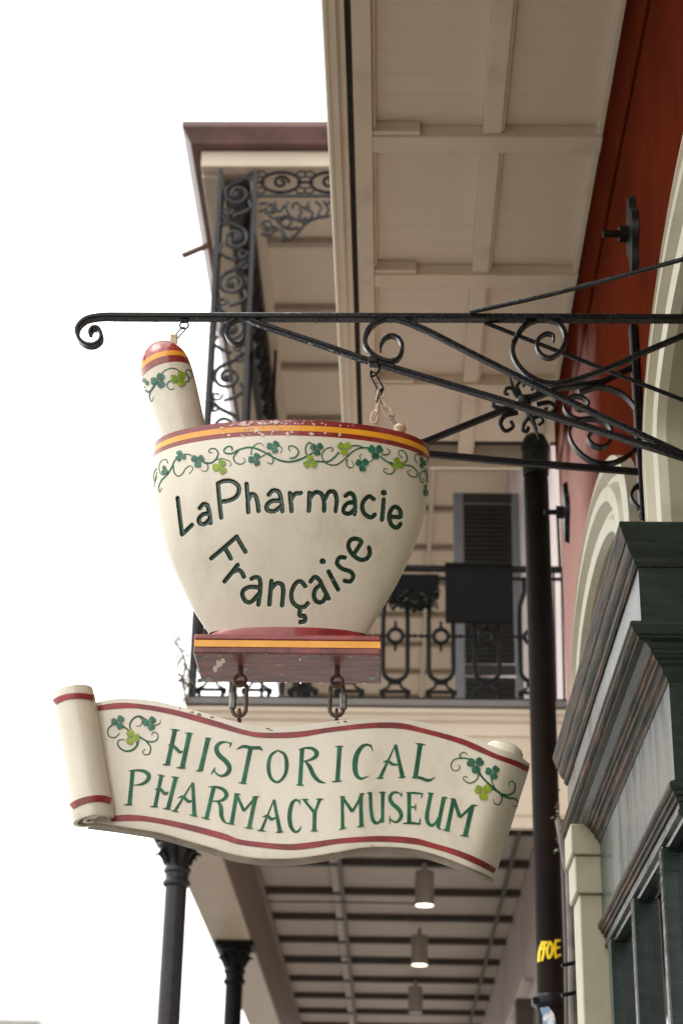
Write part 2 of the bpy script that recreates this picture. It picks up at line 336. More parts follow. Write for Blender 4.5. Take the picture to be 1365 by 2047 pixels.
# --- shopfront
YN, YF = 3.917, 5.83; X0 = .543
shop = MB().box(.745, W - .003, YN + .13, YF - .05, GZ, 1.1).build('shopfront', JOIST, town)
def moulding(name, prof, mats, side=0, end=1):
    """(x,z) profile from top to bottom swept along the front, mitred and returned along the near end to the wall"""
    vs = []; fs = []; ms = []; n = len(prof)
    for x, z in prof:
        yc = YN + (x - X0)
        vs += [(x, YF, z), (x, yc, z), (W - .002, yc, z)]
    for i in range(n - 1):
        a, b = i * 3, i * 3 + 3
        fs += [(a, a + 1, b + 1, b), (a + 1, a + 2, b + 2, b + 1)]; ms += [side, end]
    k = len(vs); vs += [(W - .002, YF, prof[0][1]), (W - .002, YF, prof[-1][1])]
    fs += [tuple(i * 3 for i in range(n)) + (k + 1, k), (0, k, 2, 1), ((n - 1) * 3, (n - 1) * 3 + 1, (n - 1) * 3 + 2, k + 1)]; ms += [side] * 3
    m = MB(); m.v = vs; m.f = fs; m.m = ms
    return m.build(name, mats, shop, ang=18)
SM = [SHOPW, SHOPG]
moulding('crown_moulding', [(.64, 1.83), (.5475, 1.806), (.543, 1.803), (.543, 1.794), (.547, 1.785), (.551, 1.772), (.557, 1.760), (.5605, 1.757), (.5615, 1.748), (.565, 1.738), (.571, 1.729), (.577, 1.724), (.578, 1.712), (.584, 1.704)], SM)
moulding('frieze_board', [(.589, 1.703), (.589, 1.562)], [SHOPS, SHOPG])
moulding('middle_moulding', [(.588, 1.561), (.563, 1.555), (.559, 1.551), (.559, 1.545), (.563, 1.541), (.566, 1.532), (.572, 1.526), (.578, 1.524), (.580, 1.519)], SM)
moulding('flat_band', [(.5795, 1.517), (.596, 1.514), (.612, 1.502)], [SHOPS, SHOPG])
moulding('lower_moulding', [(.611, 1.501), (.612, 1.494), (.618, 1.490), (.621, 1.484), (.627, 1.481), (.629, 1.473), (.636, 1.469), (.640, 1.463), (.641, 1.455), (.650, 1.447), (.655, 1.436)], SM)
moulding('sign_panel', [(.6565, 1.435), (.6565, 1.196)], [SHOPS, SHOPG])
moulding('head_moulding', [(.655, 1.195), (.648, 1.192), (.642, 1.186), (.642, 1.176), (.646, 1.170), (.650, 1.168), (.651, 1.160), (.657, 1.157), (.6585, 1.147)], SM)
moulding('window_head', [(.664, 1.146), (.664, 1.128), (.660, 1.126), (.660, 1.116), (.672, 1.112), (.674, 1.103)], [SHOPS, SHOPG])
for y in (4.325, 4.885, 5.44): MB().box(.657, .702, y - .022, y + .022, GZ + .5, 1.108, bev=.004).build('mullion', SHOPG, shop)
for y0, y1 in ((4.06, 4.302), (4.348, 4.862), (4.908, 5.417), (5.463, 5.57)): MB().box(.694, .6965, y0, y1, GZ + .5, 1.1).build('pane', GLASS, shop)
blm = MB().box(.715, .735, YN + .14, YF - .06, 0, .105, bev=.006).mesh('slat', REFL)  # added slats imitating the gallery ceiling reflected in the panes
z = GZ + .5
while z < 1.0: link('slat', blm, shop, (random.uniform(0, .004), 0, z)); z += .118
MB().box(.65, .72, YN + .12, YF - .05, GZ, GZ + .5, bev=.005).build('stall_riser', SHOPG, shop)
pl = MB()
for z0, z1, e in ((GZ, 1.28, 0), (1.281, 1.40, .012), (1.401, 1.50, .022)): pl.box(.588 - e, .70, 5.575 - e, 5.76, z0, z1, bev=.004)
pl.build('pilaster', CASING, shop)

# ================================================================== pipes by the wall
dp = thing('drainpipe', (.706, 8, GZ), 'dark brown drainpipe with yellow scrawl running down the corner of the red wall', 'drainpipe')
dpm = MB().lathe([(.062, 0), (.062, 3.9 - GZ), (.058, 3.92 - GZ)], (.706, 8, GZ), n=28).build('pipe', PIPE, dp)
MB().lathe([(.066, 0), (.073, .01), (.073, .05), (.066, .06)], (.706, 8, 1.33), n=28).build('collar', IRON2, dp)
MB().box(.62, .80, 7.955, 8.045, 1.345, 1.375, bev=.004).build('clamp', IRON2, dp)
MB().lathe([(.063, 0), (.066, .02), (.068, .14), (.072, .15), (.072, .17), (.05, .22)], (.706, 8, 3.93), n=20).build('hopper_head', mat('green_hopper', (.010, .014, .011), .6, (.035, .037, .03), 14, .9, spec=.1), dp)
# ================================================================== generic surface painting
def bvh_of(mb): return BVHTree.FromPolygons([Vector(q) for q in mb.v], mb.f)
def hit(bvh, u, v, off):
    d = Vector(ray(u, v).tolist()).normalized()
    loc, nn, idx, dist = bvh.ray_cast(Vector((0, 0, 0)), d)
    if loc is None: return None
    if nn.dot(d) > 0: nn = -nn
    return loc + nn * off
def ribbon(mb, bvh, pts, off, n=7, cap=True, wscale=1.0, k=1.0, dx=0, dy=0):
    """painted stroke: pts = (px, py, width) in photograph scale, laid on the surface"""
    s = cr(pts, n)
    ww = [max(.5, q[2]) * wscale for q in s]
    if cap:
        def ext(a, b, w):
            d = _n(a[:2] - b[:2] + 1e-9); return [(np.append(a[:2] + d * w / 2 * t, 0), w * math.sqrt(max(0, 1 - t * t))) for t in (.45, .8, .97)]
        h = ext(s[0], s[1], ww[0])[::-1]; e = ext(s[-1], s[-2], ww[-1])
        s = [q[0] for q in h] + s + [q[0] for q in e]; ww = [q[1] for q in h] + ww + [q[1] for q in e]
    N = len(s); rows = []
    for i in range(N):
        t = s[min(i + 1, N - 1)][:2] - s[max(i - 1, 0)][:2]; L = np.linalg.norm(t)
        if L < 1e-6: t = np.array([1., 0]); L = 1
        nx, ny = -t[1] / L, t[0] / L; row = []
        for a, h in ((-.5, 0), (0, .0004), (.5, 0)):
            p = hit(bvh, s[i][0] + nx * a * ww[i], s[i][1] + ny * a * ww[i], off + h)
            row.append(p)
        rows.append(row if all(q is not None for q in row) else None)
    for i in range(N - 1):
        if rows[i] is None or rows[i + 1] is None: continue
        mb.add(rows[i] + rows[i + 1], [(0, 1, 4, 3), (1, 2, 5, 4)])
def taper(pts, w0, w1=None, wm=None):
    """give a polyline widths: w0 at the start, wm in the middle, w1 at the end"""
    n = len(pts); w1 = w0 if w1 is None else w1; out = []
    for i, p in enumerate(pts):
        t = i / max(1, n - 1)
        ww = w0 + (w1 - w0) * t if wm is None else (w0 + (wm - w0) * 2 * t if t < .5 else wm + (w1 - wm) * (2 * t - 1))
        out.append((p[0], p[1], ww))
    return out
def shamrock(mb, bvh, x, y, r, off, rot=0, sx=1.0):
    for a in (90, 210, 330):
        th = math.radians(a + rot); ca, sa = math.cos(th), math.sin(th); ring = []
        for k in range(18):
            p = 2 * math.pi * k / 18
            rr = .50 * (1 - .30 * max(0, math.cos(p)) ** 8) * (1 - .15 * math.cos(p - math.pi))
            lx, ly = .5 + rr * math.cos(p) * .98, rr * math.sin(p) * .92
            ring.append((x + sx * r * (lx * ca - ly * sa), y - r * (lx * sa + ly * ca)))
        pts = [hit(bvh, u, v, off) for u, v in ring]; c = hit(bvh, x + sx * r * .5 * ca, y - r * .5 * sa, off + .0006)
        if c is None or any(q is None for q in pts): continue
        mb.add(pts + [c], [(k, (k + 1) % 18, 18) for k in range(18)]); off += .00025

# ================================================================== the mortar sign
Y0 = 4.13
def xa(u, v): return P(u, v, y=Y0)
sign = thing('mortar_sign', (-.27, Y0, 1.5), 'cream mortar and pestle sign with carved dark green lettering hanging from the iron arm', 'shop sign')
# profile read from the outline: left and right edge at a row
rowsL = [(308, 893), (305, 940), (307, 985), (317, 1050), (335, 1112), (362, 1172), (393, 1230), (416, 1264)]
rowsR = [(858, 887), (857, 940), (853, 1000), (840, 1060), (816, 1120), (786, 1180), (757, 1228), (737, 1262)]
zl = np.array([xa(*q).z for q in rowsL]); xl = np.array([xa(*q).x for q in rowsL]); zr = np.array([xa(*q).z for q in rowsR]); xr = np.array([xa(*q).x for q in rowsR])
ZR, ZB = 2.104, 1.585
def cr1(xs, ys, q):
    """smooth interpolation"""
    i = np.clip(np.searchsorted(xs, q) - 1, 0, len(xs) - 2); m = np.gradient(ys, xs); h = xs[i + 1] - xs[i]; t = (q - xs[i]) / h
    return (1 + 2 * t) * (1 - t) ** 2 * ys[i] + t * (1 - t) ** 2 * h * m[i] + t * t * (3 - 2 * t) * ys[i + 1] + t * t * (t - 1) * h * m[i + 1]
def bowl_lr(z):
    l = cr1(zl[::-1], xl[::-1], z); r = cr1(zr[::-1], xr[::-1], z); return (l + r) / 2, (r - l) / 2
def BRz(z): return .445 - .195 * (1 - np.clip((z - ZB) / .5, 0, 1)) ** 2.4
def bowl_grid(zs, ths):
    c, a = bowl_lr(zs); T, _ = np.meshgrid(ths, zs)
    X = c[:, None] + a[:, None] * np.cos(T); Y = Y0 + (BRz(zs) * a)[:, None] * np.sin(T); Zz = np.repeat(zs[:, None], len(ths), 1)
    return X, Y, Zz
A_ = lambda L, w=8.6: [(340 + x / 2.73, 950 + y / 2.73, w) for x, y in L]
LET = [  # strokes of each carved letter, traced in the 2.73x enlargement of the front
 [[(42, 125), (54, 225), (66, 322)], [(66, 324), (92, 300), (120, 272)]],
 [[(163, 180), (183, 158), (204, 166), (215, 205), (222, 262)], [(214, 208), (180, 215), (158, 240), (165, 264), (190, 266), (217, 240)]],
 [[(262, 45), (270, 140), (280, 232)], [(262, 45), (300, 30), (345, 36), (376, 66), (368, 110), (330, 136), (276, 146)]],
 [[(418, 48), (424, 120), (428, 202)], [(426, 140), (446, 104), (468, 116), (478, 150), (484, 196)]],
 [[(540, 106), (562, 84), (592, 90), (606, 130), (614, 196)], [(606, 140), (560, 140), (530, 164), (532, 190), (570, 196), (608, 168)]],
 [[(655, 98), (660, 150), (664, 196)], [(658, 136), (684, 102), (714, 98)]],
 [[(762, 96), (760, 150), (758, 194)], [(760, 134), (790, 96), (824, 100), (840, 140), (842, 194)], [(842, 140), (868, 92), (898, 94), (910, 134), (905, 196)]],
 [[(958, 112), (984, 98), (1004, 116), (1011, 160), (1008, 212)], [(1008, 150), (976, 150), (951, 175), (951, 203), (980, 209), (1008, 186)]],
 [[(1112, 130), (1086, 116), (1056, 144), (1050, 184), (1070, 218), (1098, 230), (1118, 215)]],
 [[(1167, 132), (1162, 190), (1157, 242)], [(1166, 95), (1168, 96)]],
 [[(1196, 226), (1230, 228), (1258, 226), (1254, 190), (1230, 172), (1206, 190), (1196, 230), (1210, 272), (1238, 286), (1258, 266)]],
 [[(226, 454), (295, 396), (364, 336)], [(364, 336), (388, 378), (412, 418)], [(302, 400), (318, 428), (332, 456)]],
 [[(298, 580), (334, 536), (370, 490)], [(342, 528), (374, 518), (394, 534), (404, 555)]],
 [[(446, 566), (470, 556), (490, 570), (494, 620), (483, 706)], [(480, 612), (438, 610), (404, 626), (396, 656), (416, 690), (446, 690), (484, 650)]],
 [[(554, 578), (548, 640), (543, 706)], [(550, 624), (580, 592), (610, 596), (618, 632), (612, 710)]],
 [[(738, 606), (714, 580), (686, 592), (664, 640), (669, 690), (700, 718), (734, 718), (752, 700)], [(712, 724), (708, 764), (734, 770), (736, 796), (712, 802)]],
 [[(768, 580), (790, 556), (814, 570), (835, 612), (866, 674)], [(824, 600), (796, 620), (786, 660), (802, 690), (834, 690), (855, 650)]],
 [[(866, 526), (892, 576), (918, 624)], [(832, 470), (835, 471)]],
 [[(954, 450), (926, 450), (912, 480), (940, 510), (984, 526), (1000, 552), (984, 580), (954, 576)]],
 [[(1006, 428), (1028, 394), (1044, 362), (1012, 346), (981, 360), (975, 396), (1000, 436), (1038, 461), (1074, 455), (1090, 426), (1086, 396)]]]
LETTERS = [[A_(s, 12 if (len(s) == 2) else 9.2) for s in L] for L in LET]
th = np.concatenate([np.linspace(math.pi, 2 * math.pi, 861), np.linspace(2 * math.pi, 3 * math.pi, 41)[1:-1]])
NZ = 361; zs = np.linspace(ZB, ZR - .045, NZ); NT = len(th)
X, Y, Zz = bowl_grid(zs, th)
pos = np.stack([X, Y, Zz], -1)
dZ = np.gradient(pos, axis=0); dT = np.gradient(pos, axis=1); nor = np.cross(dT, dZ); nor /= np.linalg.norm(nor, axis=-1, keepdims=True)
uv = projv(pos.reshape(-1, 3)).reshape(NZ, NT, 2)
front = np.zeros((NZ, NT), bool); front[:, :861] = True
depth = np.zeros((NZ, NT)); owner = -np.ones((NZ, NT), int); ownr = np.full((NZ, NT), 9.)
for li, L in enumerate(LETTERS):
    for s in L:
        c = np.array(cr(s, 8)); x0, y0 = c[:, :2].min(0) - 9; x1, y1 = c[:, :2].max(0) + 9
        sel = np.where(front & (uv[..., 0] > x0) & (uv[..., 0] < x1) & (uv[..., 1] > y0) & (uv[..., 1] < y1))
        if not len(sel[0]): continue
        p = uv[sel]; best = np.full(len(p), 99.)
        for a, b in zip(c[:-1], c[1:]):
            d = b[:2] - a[:2]; q = max(1e-9, d @ d); t = np.clip(((p - a[:2]) @ d) / q, 0, 1); pr = a[:2] + t[:, None] * d
            best = np.minimum(best, np.linalg.norm(p - pr, axis=1) / (a[2] / 2))
        dd = np.clip((1.08 - best) / .55, 0, 1); dd = .0068 * dd * dd * (3 - 2 * dd)
        depth[sel] = np.maximum(depth[sel], dd)
        up = best < ownr[sel]; i0, i1 = sel[0][up], sel[1][up]; ownr[i0, i1] = best[up]; owner[i0, i1] = li
pos -= nor * depth[..., None] * np.sign((nor * (pos - np.array([-.27, Y0, 1.85]))).sum(-1).mean())
flat = pos.reshape(-1, 3)
ii, jj = np.meshgrid(np.arange(NZ - 1), np.arange(NT), indexing='ij'); j2 = (jj + 1) % NT
quads = np.stack([ii * NT + jj, ii * NT + j2, (ii + 1) * NT + j2, (ii + 1) * NT + jj], -1).reshape(-1, 4)
qo = (ownr[:-1] + np.roll(ownr, -1, 1)[:-1] + ownr[1:] + np.roll(ownr, -1, 1)[1:]).reshape(-1) / 4
qw = owner[:-1].reshape(-1); isl = (qo < .97) & (qw >= 0)
def from_quads(name, q, m, parent):
    u, inv = np.unique(q, return_inverse=True); me = bpy.data.meshes.new(name)
    vs = flat[u]; fq = inv.reshape(-1, 4)
    me.vertices.add(len(vs)); me.vertices.foreach_set('co', vs.reshape(-1)); me.loops.add(fq.size); me.loops.foreach_set('vertex_index', fq.reshape(-1))
    me.polygons.add(len(fq)); me.polygons.foreach_set('loop_start', np.arange(0, fq.size, 4)); me.polygons.foreach_set('use_smooth', np.ones(len(fq), bool))
    me.materials.append(m); me.update(calc_edges=True); me.validate()
    return link(name, me, parent)
from_quads('bowl', quads[~isl], CREAM, sign)
for li in range(len(LET)):
    q = quads[isl & (qw == li)]
    if len(q): from_quads('letter', q, LGREEN, sign)
# rim with its painted yellow stripe
def ring_band(zlist, n=96, grow=0.0):
    m = MB(); zz = np.array(zlist); X, Y, Z = bowl_grid(zz, np.linspace(0, 2 * math.pi, n + 1)[:-1])
    vs = np.stack([X, Y, Z], -1); c0 = vs.mean(1, keepdims=True); vs = c0 + (vs - c0) * (1 + grow); vs[..., 2] = Z; N = len(zz)
    m.add(vs.reshape(-1, 3), [(i * n + k, i * n + (k + 1) % n, (i + 1) * n + (k + 1) % n, (i + 1) * n + k) for i in range(N - 1) for k in range(n)]); return m
rm = ring_band([ZR - .045, ZR - .0315]); r2 = ring_band([ZR - .0158, ZR - .004, ZR]); n = 96
rm.add(r2.v, r2.f)
last = [r2.v[-n + k] for k in range(n)]; cc = Vector((-.27, Y0, ZR))
inner = [(cc.x + (p[0] - cc.x) * .9, cc.y + (p[1] - cc.y) * .82, ZR + .002) for p in last]; low = [(p[0], p[1], ZR - .08) for p in inner]
rm.add(last + inner + low, [(k, (k + 1) % n, n + (k + 1) % n, n + k) for k in range(n)] + [(n + k, n + (k + 1) % n, 2 * n + (k + 1) % n, 2 * n + k) for k in range(n)] + [tuple(range(2 * n, 3 * n))])
rim = rm.build('rim', SRED, sign, fixn=False)
ring_band([ZR - .0315, ZR - .0158], grow=.0016).build('stripe', SYEL, rim, fixn=False)
bvh_bowl = bvh_of(ring_band(np.linspace(ZB, ZR, 60), 220))
GLINT = mat('pale_glint', (.58, .36, .32), .35, (.66, .52, .44), 60, .9)
wp = MB()  # pale flecks painting the wet glint on the rim
for k in range(150):
    u = random.choice((random.gauss(505, 22), random.gauss(530, 40), random.uniform(450, 700))); v0 = 838 + abs(u - 582) ** 2 / 2300
    v = v0 + random.choice((random.uniform(1, 31), random.uniform(1, 10))); r = abs(random.gauss(0, 2.2)) + .7
    ring = [hit(bvh_bowl, u + r * random.uniform(.3, 1.2) * math.cos(a) * 1.2, v + r * random.uniform(.3, 1.1) * math.sin(a), .0016 + k * 2e-6) for a in np.linspace(0, 2 * math.pi, 8)[:-1]]
    if all(q is not None for q in ring): wp.add(ring, [tuple(range(7))])
wp.build('glint_flecks', GLINT, rim, smooth=False, fixn=False)['kind'] = 'stuff'
B_ = lambda L: [(290 + x / 4.55, 820 + y / 4.55) for x, y in L]
C_ = lambda L: [(580 + x / 4.55, 820 + y / 4.55) for x, y in L]
vb = MB(); o_ = .0006
for L, a, b in [
 (B_([(210, 482), (192, 448), (150, 462), (130, 520), (144, 578), (182, 585), (190, 530), (165, 500)]), 2, 1.2), (B_([(150, 638), (200, 590), (240, 530), (270, 462), (300, 430)]), 3.4, 3),
 (B_([(152, 640), (128, 690), (135, 745), (156, 706)]), 3, 1.2), (B_([(258, 500), (266, 562), (300, 600), (340, 580), (372, 530), (410, 506), (438, 530), (405, 580)]), 3, 1.4),
 (B_([(350, 402), (400, 402), (445, 430)]), 2.6, 2.2), (B_([(540, 478), (600, 480), (650, 440), (666, 385), (632, 350), (592, 355), (582, 380), (610, 388)]), 4, 1.8),
 (B_([(558, 480), (576, 520), (550, 558), (512, 545)]), 2.6, 1.4), (B_([(650, 452), (700, 440), (758, 458), (786, 488), (768, 512)]), 1.8, 1.2),
 (B_([(792, 365), (790, 338), (755, 330), (720, 360), (732, 390), (790, 394), (850, 362), (930, 340), (1000, 346), (1080, 380), (1150, 420), (1230, 458), (1320, 470), (1400, 450)]), 3, 4),
 (B_([(850, 366), (806, 430), (830, 480), (880, 490), (912, 460), (892, 432)]), 3.4, 1.4), (B_([(966, 402), (972, 350), (1010, 312), (1050, 302), (1080, 326)]), 2.6, 1.2),
 (B_([(1040, 432), (1100, 402), (1130, 385)]), 2.2, 2.2), (B_([(1138, 398), (1166, 450), (1150, 490), (1112, 474)]), 3.2, 1.6), (B_([(1215, 320), (1246, 350), (1234, 390)]), 2.2, 1.4),
 (B_([(110, 530), (88, 560), (80, 620), (92, 640), (110, 560)]), 1.8, 1.2), (B_([(108, 600), (92, 660), (84, 700)]), 1.6, 1),
 (C_([(0, 470), (80, 452), (150, 420), (212, 385)]), 4, 3), (C_([(202, 316), (172, 295), (140, 340), (146, 400), (166, 430)]), 2.4, 3.2),
 (C_([(0, 372), (-14, 345), (0, 325), (48, 338), (76, 380), (50, 425), (0, 440)]), 2, 3.4), (C_([(230, 464), (300, 470), (350, 465), (400, 430), (440, 385)]), 3.4, 3.4),
 (C_([(372, 378), (390, 360), (374, 342), (330, 350), (290, 395), (297, 450), (340, 490), (400, 500), (450, 480), (510, 430), (570, 375), (640, 345), (735, 345)]), 1.8, 3.2, ),
 (C_([(540, 330), (600, 322), (655, 338)]), 3, 2.6), (C_([(516, 450), (510, 490), (540, 525), (576, 505), (558, 460)]), 3, 1.2), (C_([(640, 440), (630, 415), (656, 394)]), 2.2, 1), (C_([(700, 478), (745, 455), (766, 420)]), 2, 1.4),
 (C_([(835, 405), (880, 406), (905, 376), (878, 350)]), 3, 1.4), (C_([(818, 422), (870, 465), (932, 486)]), 2.8, 3), (C_([(896, 478), (940, 520), (932, 570), (890, 580), (850, 560), (850, 535), (882, 536)]), 3, 1.4),
 (C_([(1015, 435), (984, 402), (990, 370), (1030, 374), (1060, 430), (1042, 475), (1008, 490)]), 1.4, 3), (C_([(1030, 500), (1100, 510), (1150, 560), (1140, 606), (1090, 600), (1060, 560), (1092, 545)]), 3, 1.4),
 (C_([(1150, 480), (1125, 440), (1140, 405), (1178, 414), (1196, 452)]), 1.6, 2.6), (C_([(1222, 560), (1190, 560), (1170, 600), (1190, 660), (1212, 640), (1198, 618)]), 2.6, 1.2), (C_([(1224, 535), (1240, 600), (1240, 660)]), 2.4, 2)]:
    ribbon(vb, bvh_bowl, taper(L, a * .95, b * .95), o_, n=6); o_ += .00004
vb.build('vine', PGREEN, sign, fixn=False)
def place_sham(lst, bvh, parent, off=.0022, sc_=1.17):
    for x, y, r, lt, rot, sx in lst:
        m = MB(); shamrock(m, bvh, x, y, r * sc_, off, rot, sx)
        if m.v: m.build('shamrock', YGREEN if lt else DGREEN, parent, fixn=False)
S1 = [(*B_([(325, 418)])[0], 10, 0, 20, 1), (*B_([(482, 460)])[0], 12.5, 0, 60, 1), (*B_([(685, 518)])[0], 14, 1, 95, 1), (*B_([(1168, 335)])[0], 12, 0, -40, 1), (*B_([(1000, 450)])[0], 12, 0, 90, 1), (*B_([(182, 552)])[0], 9, 0, 10, .7),
      (*C_([(240, 352)])[0], 12.5, 0, 65, 1), (*C_([(180, 475)])[0], 13, 1, 0, 1), (*C_([(490, 345)])[0], 13, 1, 60, 1), (*C_([(772, 376)])[0], 14, 0, 60, 1), (*C_([(652, 495)])[0], 12.5, 0, 65, 1), (*C_([(972, 490)])[0], 12, 1, 15, .9), (*C_([(1198, 480)])[0], 11, 0, 25, .6), (*C_([(1226, 735)])[0], 12, 0, 0, .35)]
place_sham(S1, bvh_bowl, sign)
# pedestal slab
xl0, xr0 = P(387, 1290, y=4.03).x, P(761, 1290, y=4.03).x; z1 = P(575, 1268, y=4.03).z; z0 = P(575, 1307, y=4.03).z; h3 = (z1 - z0)
ped = MB().box(xl0, xr0, 4.03, 4.24, z0, z0 + h3 * .34, bev=.003).build('pedestal', MAROON, sign)
MB().box(xl0 + .001, xr0 - .001, 4.031, 4.239, z0 + h3 * .341, z0 + h3 * .68).build('stripe', SYEL, ped)
MB().box(xl0, xr0, 4.03, 4.24, z0 + h3 * .681, z1, bev=.004).build('slab_top', SRED, ped)
cB, aB = bowl_lr(np.array([ZB]))
MB().lathe([(aB[0] * .99, z1 - .02), (aB[0] * 1.0, z1 + .004), (aB[0] * .985, ZB - .006), (aB[0] * .95, ZB + .001)], (cB[0], Y0 - .004, 0), n=64, sy=.252).build('collar', SRED, ped)
chip = MB()
for (u, v, r) in [(437, 1328, 11), (430, 1336, 8), (446, 1320, 7), (600, 1318, 3)]:
    q = [P(u + r * random.uniform(.5, 1.1) * math.cos(a) * .8, v + r * random.uniform(.5, 1.1) * math.sin(a), z=z0 - .0008 - r * 1e-5) for a in np.linspace(0, 2 * math.pi, 11)[:-1]]
    chip.add(q, [tuple(range(10))])
chip.build('chipped_paint', CREAM, ped, smooth=False)['kind'] = 'stuff'
blm = MB()
for k in range(46):
    u = random.choice((random.gauss(408, 9), random.gauss(752, 7), random.uniform(400, 750), random.uniform(400, 755))); v = random.choice((random.uniform(1312, 1360), random.gauss(1312, 3), random.gauss(1358, 3))); r = random.uniform(1.5, 5)
    if not (400 + (1365 - v) * .28 - 16 < u < 757 and 1309 < v < 1362): continue
    blm.add([P(u + r * random.uniform(.6, 1.2) * math.cos(a) * 1.4, v + .6 * r * random.uniform(.5, 1.2) * math.sin(a), z=z0 - .0005 - k * 4e-6) for a in np.linspace(0, 2 * math.pi, 9)[:-1]], [tuple(range(8))])
blm.build('paint_blisters', mat('dark_blister', (.045, .008, .010), .15, (.02, .005, .006), 60, .8, coat=.5), ped, smooth=False)['kind'] = 'stuff'
bolts = []
for u in (481, 674):
    xb = P(u, 1335, y=Y0).x
    m = MB().tube([(xb, Y0, z0 + .01), (xb, Y0, z0 - .022)], .0065, 8); m.tube([(xb + .014 * math.cos(a), Y0, z0 - .034 + .014 * math.sin(a)) for a in np.linspace(0, 2 * math.pi, 17)[:-1]], .0048, 7, closed=True)
    m.build('eye_bolt', RUST, sign)
    bolts.append((xb, z0 - .036))
# ------------------------------------------------ pestle
tip = xa(317, 687); axb = xa(367, 866); ax = (axb - tip).normalized(); 
def px2m(p): return p * 4.72 / F / .93
prof = [(.001, 0), (.020, .003), (.036, .012), (.047, .022), (.056, .036), (.0605, .050), (.0635, .066), (.0655, .085)]
R_ = lambda h: np.interp(h, [0, .003, .008, .015, .024, .036, .052, .070, .10, .14, .20, .36], [.001, .017, .029, .039, .048, .056, .0625, .0665, .069, .0685, .0655, .056])
pes = MB().lathe([(R_(h), h) for h in (.1042, .115, .13, .15, .2, .25, .3, .36)], tip, ax, 48).build('pestle', CREAM, sign)
def hs_(h0, h1, k): return [(R_(h), h) for h in np.linspace(h0, h1, k)]
MB().lathe(hs_(0, .0658, 16), tip, ax, 48).build('pestle_cap', SORANGE, pes)
MB().lathe([(r * 1.004, h) for r, h in hs_(.066, .082, 4)], tip, ax, 48).build('stripe', SYEL, pes)
MB().lathe(hs_(.0822, .104, 5), tip, ax, 48).build('red_band', SRED, pes)
bv = bvh_of(MB().lathe([(R_(h), h) for h in np.linspace(0, .36, 60)], tip, ax, 96))
H_ = lambda L: [(260 + x / 6.825, 640 + y / 6.825) for x, y in L]
vp = MB(); o_ = .0006
for L, a, b in [([(420, 752), (470, 692), (560, 656), (630, 666), (676, 702)], 2.2, 2), ([(345, 870), (312, 930), (262, 982), (212, 952), (196, 905)], 4.6, 2.6), ([(280, 978), (268, 1050), (300, 1110), (325, 1048)], 2.6, 1), ([(620, 800), (576, 800), (562, 770), (580, 744)], 2.2, 1.4),
                ([(592, 814), (530, 842), (506, 890), (540, 940), (596, 942), (592, 908)], 3.2, 1.2), ([(768, 846), (800, 822), (790, 762), (762, 722), (766, 686), (800, 676), (836, 706), (846, 770), (818, 800), (800, 766)], 2.6, 1.2)]:
    ribbon(vp, bv, taper(H_(L), a, b), o_, 6); o_ += .00005
vp.build('vine', PGREEN, pes, fixn=False)
place_sham([(*H_([(395, 828)])[0], 14, 0, 95, 1), (*H_([(668, 805)])[0], 14.5, 1, 90, 1), (*H_([(210, 856)])[0], 9, 0, 30, .7)], bv, pes)
tb = xa(347, 680)
MB().box(tb.x - .009, tb.x + .011, Y0 - .004, Y0 + .004, tb.z - .022, tb.z + .018, bev=.004).build('hanger_tab', IVORY, pes)

# ================================================================== museum scroll sign
scroll = thing('scroll_sign', (-.25, Y0, 1.0), 'cream scroll banner with two rows of painted green capitals hung below the mortar', 'shop sign')
topE = [(165, 1412), (200, 1402), (240, 1396), (300, 1399), (360, 1412), (420, 1428), (470, 1442), (520, 1451), (560, 1453), (620, 1447), (700, 1437), (760, 1435), (820, 1439), (880, 1452), (940, 1474), (1000, 1497), (1035, 1509), (1059, 1527)]
botE = [(172, 1640), (226, 1647), (272, 1654), (318, 1662), (368, 1676), (420, 1691), (462, 1704), (508, 1712), (545, 1714), (598, 1712), (668, 1702), (722, 1692), (774, 1690), (830, 1695), (884, 1710), (936, 1730), (966, 1743), (988, 1754)]
tS = np.array(cr(topE, 8)); bS = np.array(cr(botE, 8)); NS = len(tS)
def pan_y(s): return Y0 + .012 * math.sin(s * 2 * math.pi * 1.25 + .3) + .085 * max(0, (s - .86) / .14) ** 2.2 + .02 * max(0, (.07 - s) / .07)
TH = .038; loop = []
for i in range(NS):
    s = i / (NS - 1); y = pan_y(s); a, b = tS[i], bS[i]; th_ = TH * (1 - .55 * max(0, (s - .9) / .1))
    row = [P(*(a + (b - a) * t), y=y) for t in np.linspace(0, 1, 12)]
    T, B = row[0], row[-1]; up = (T - B).normalized(); rr = .009
    seq = []
    for k in range(5):                                              # rounded top edge
        an = math.pi / 2 * k / 4; seq.append(T + up * (rr * (math.sin(math.pi / 2 - an) - 1)) + Vector((0, rr * (1 - math.cos(math.pi / 2 - an)), 0)))
    top = seq[::-1]
    bot = [B - up * (rr * (math.sin(math.pi / 2 * k / 4))) * .9 + Vector((0, rr * (1 - math.cos(math.pi / 2 * k / 4)), 0)) for k in range(5)]
    loop.append([T + Vector((0, th_, -.004))] + [top[0] + Vector((0, rr, 0))] + [row[0] + Vector((0, .002, 0))] + row[1:-1] + bot + [bot[-1] + Vector((0, th_ - rr, -.003))])
m = MB(); nl = len(loop[0])
m.add([q for l in loop for q in l], [(i * nl + k, (i + 1) * nl + k, (i + 1) * nl + (k + 1) % nl, i * nl + (k + 1) % nl) for i in range(NS - 1) for k in range(nl)] + [tuple(range(nl)), tuple((NS - 1) * nl + k for k in range(nl))])
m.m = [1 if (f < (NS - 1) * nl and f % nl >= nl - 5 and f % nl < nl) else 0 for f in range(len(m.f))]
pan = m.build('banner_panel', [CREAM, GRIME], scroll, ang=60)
bvp = bvh_of(m)
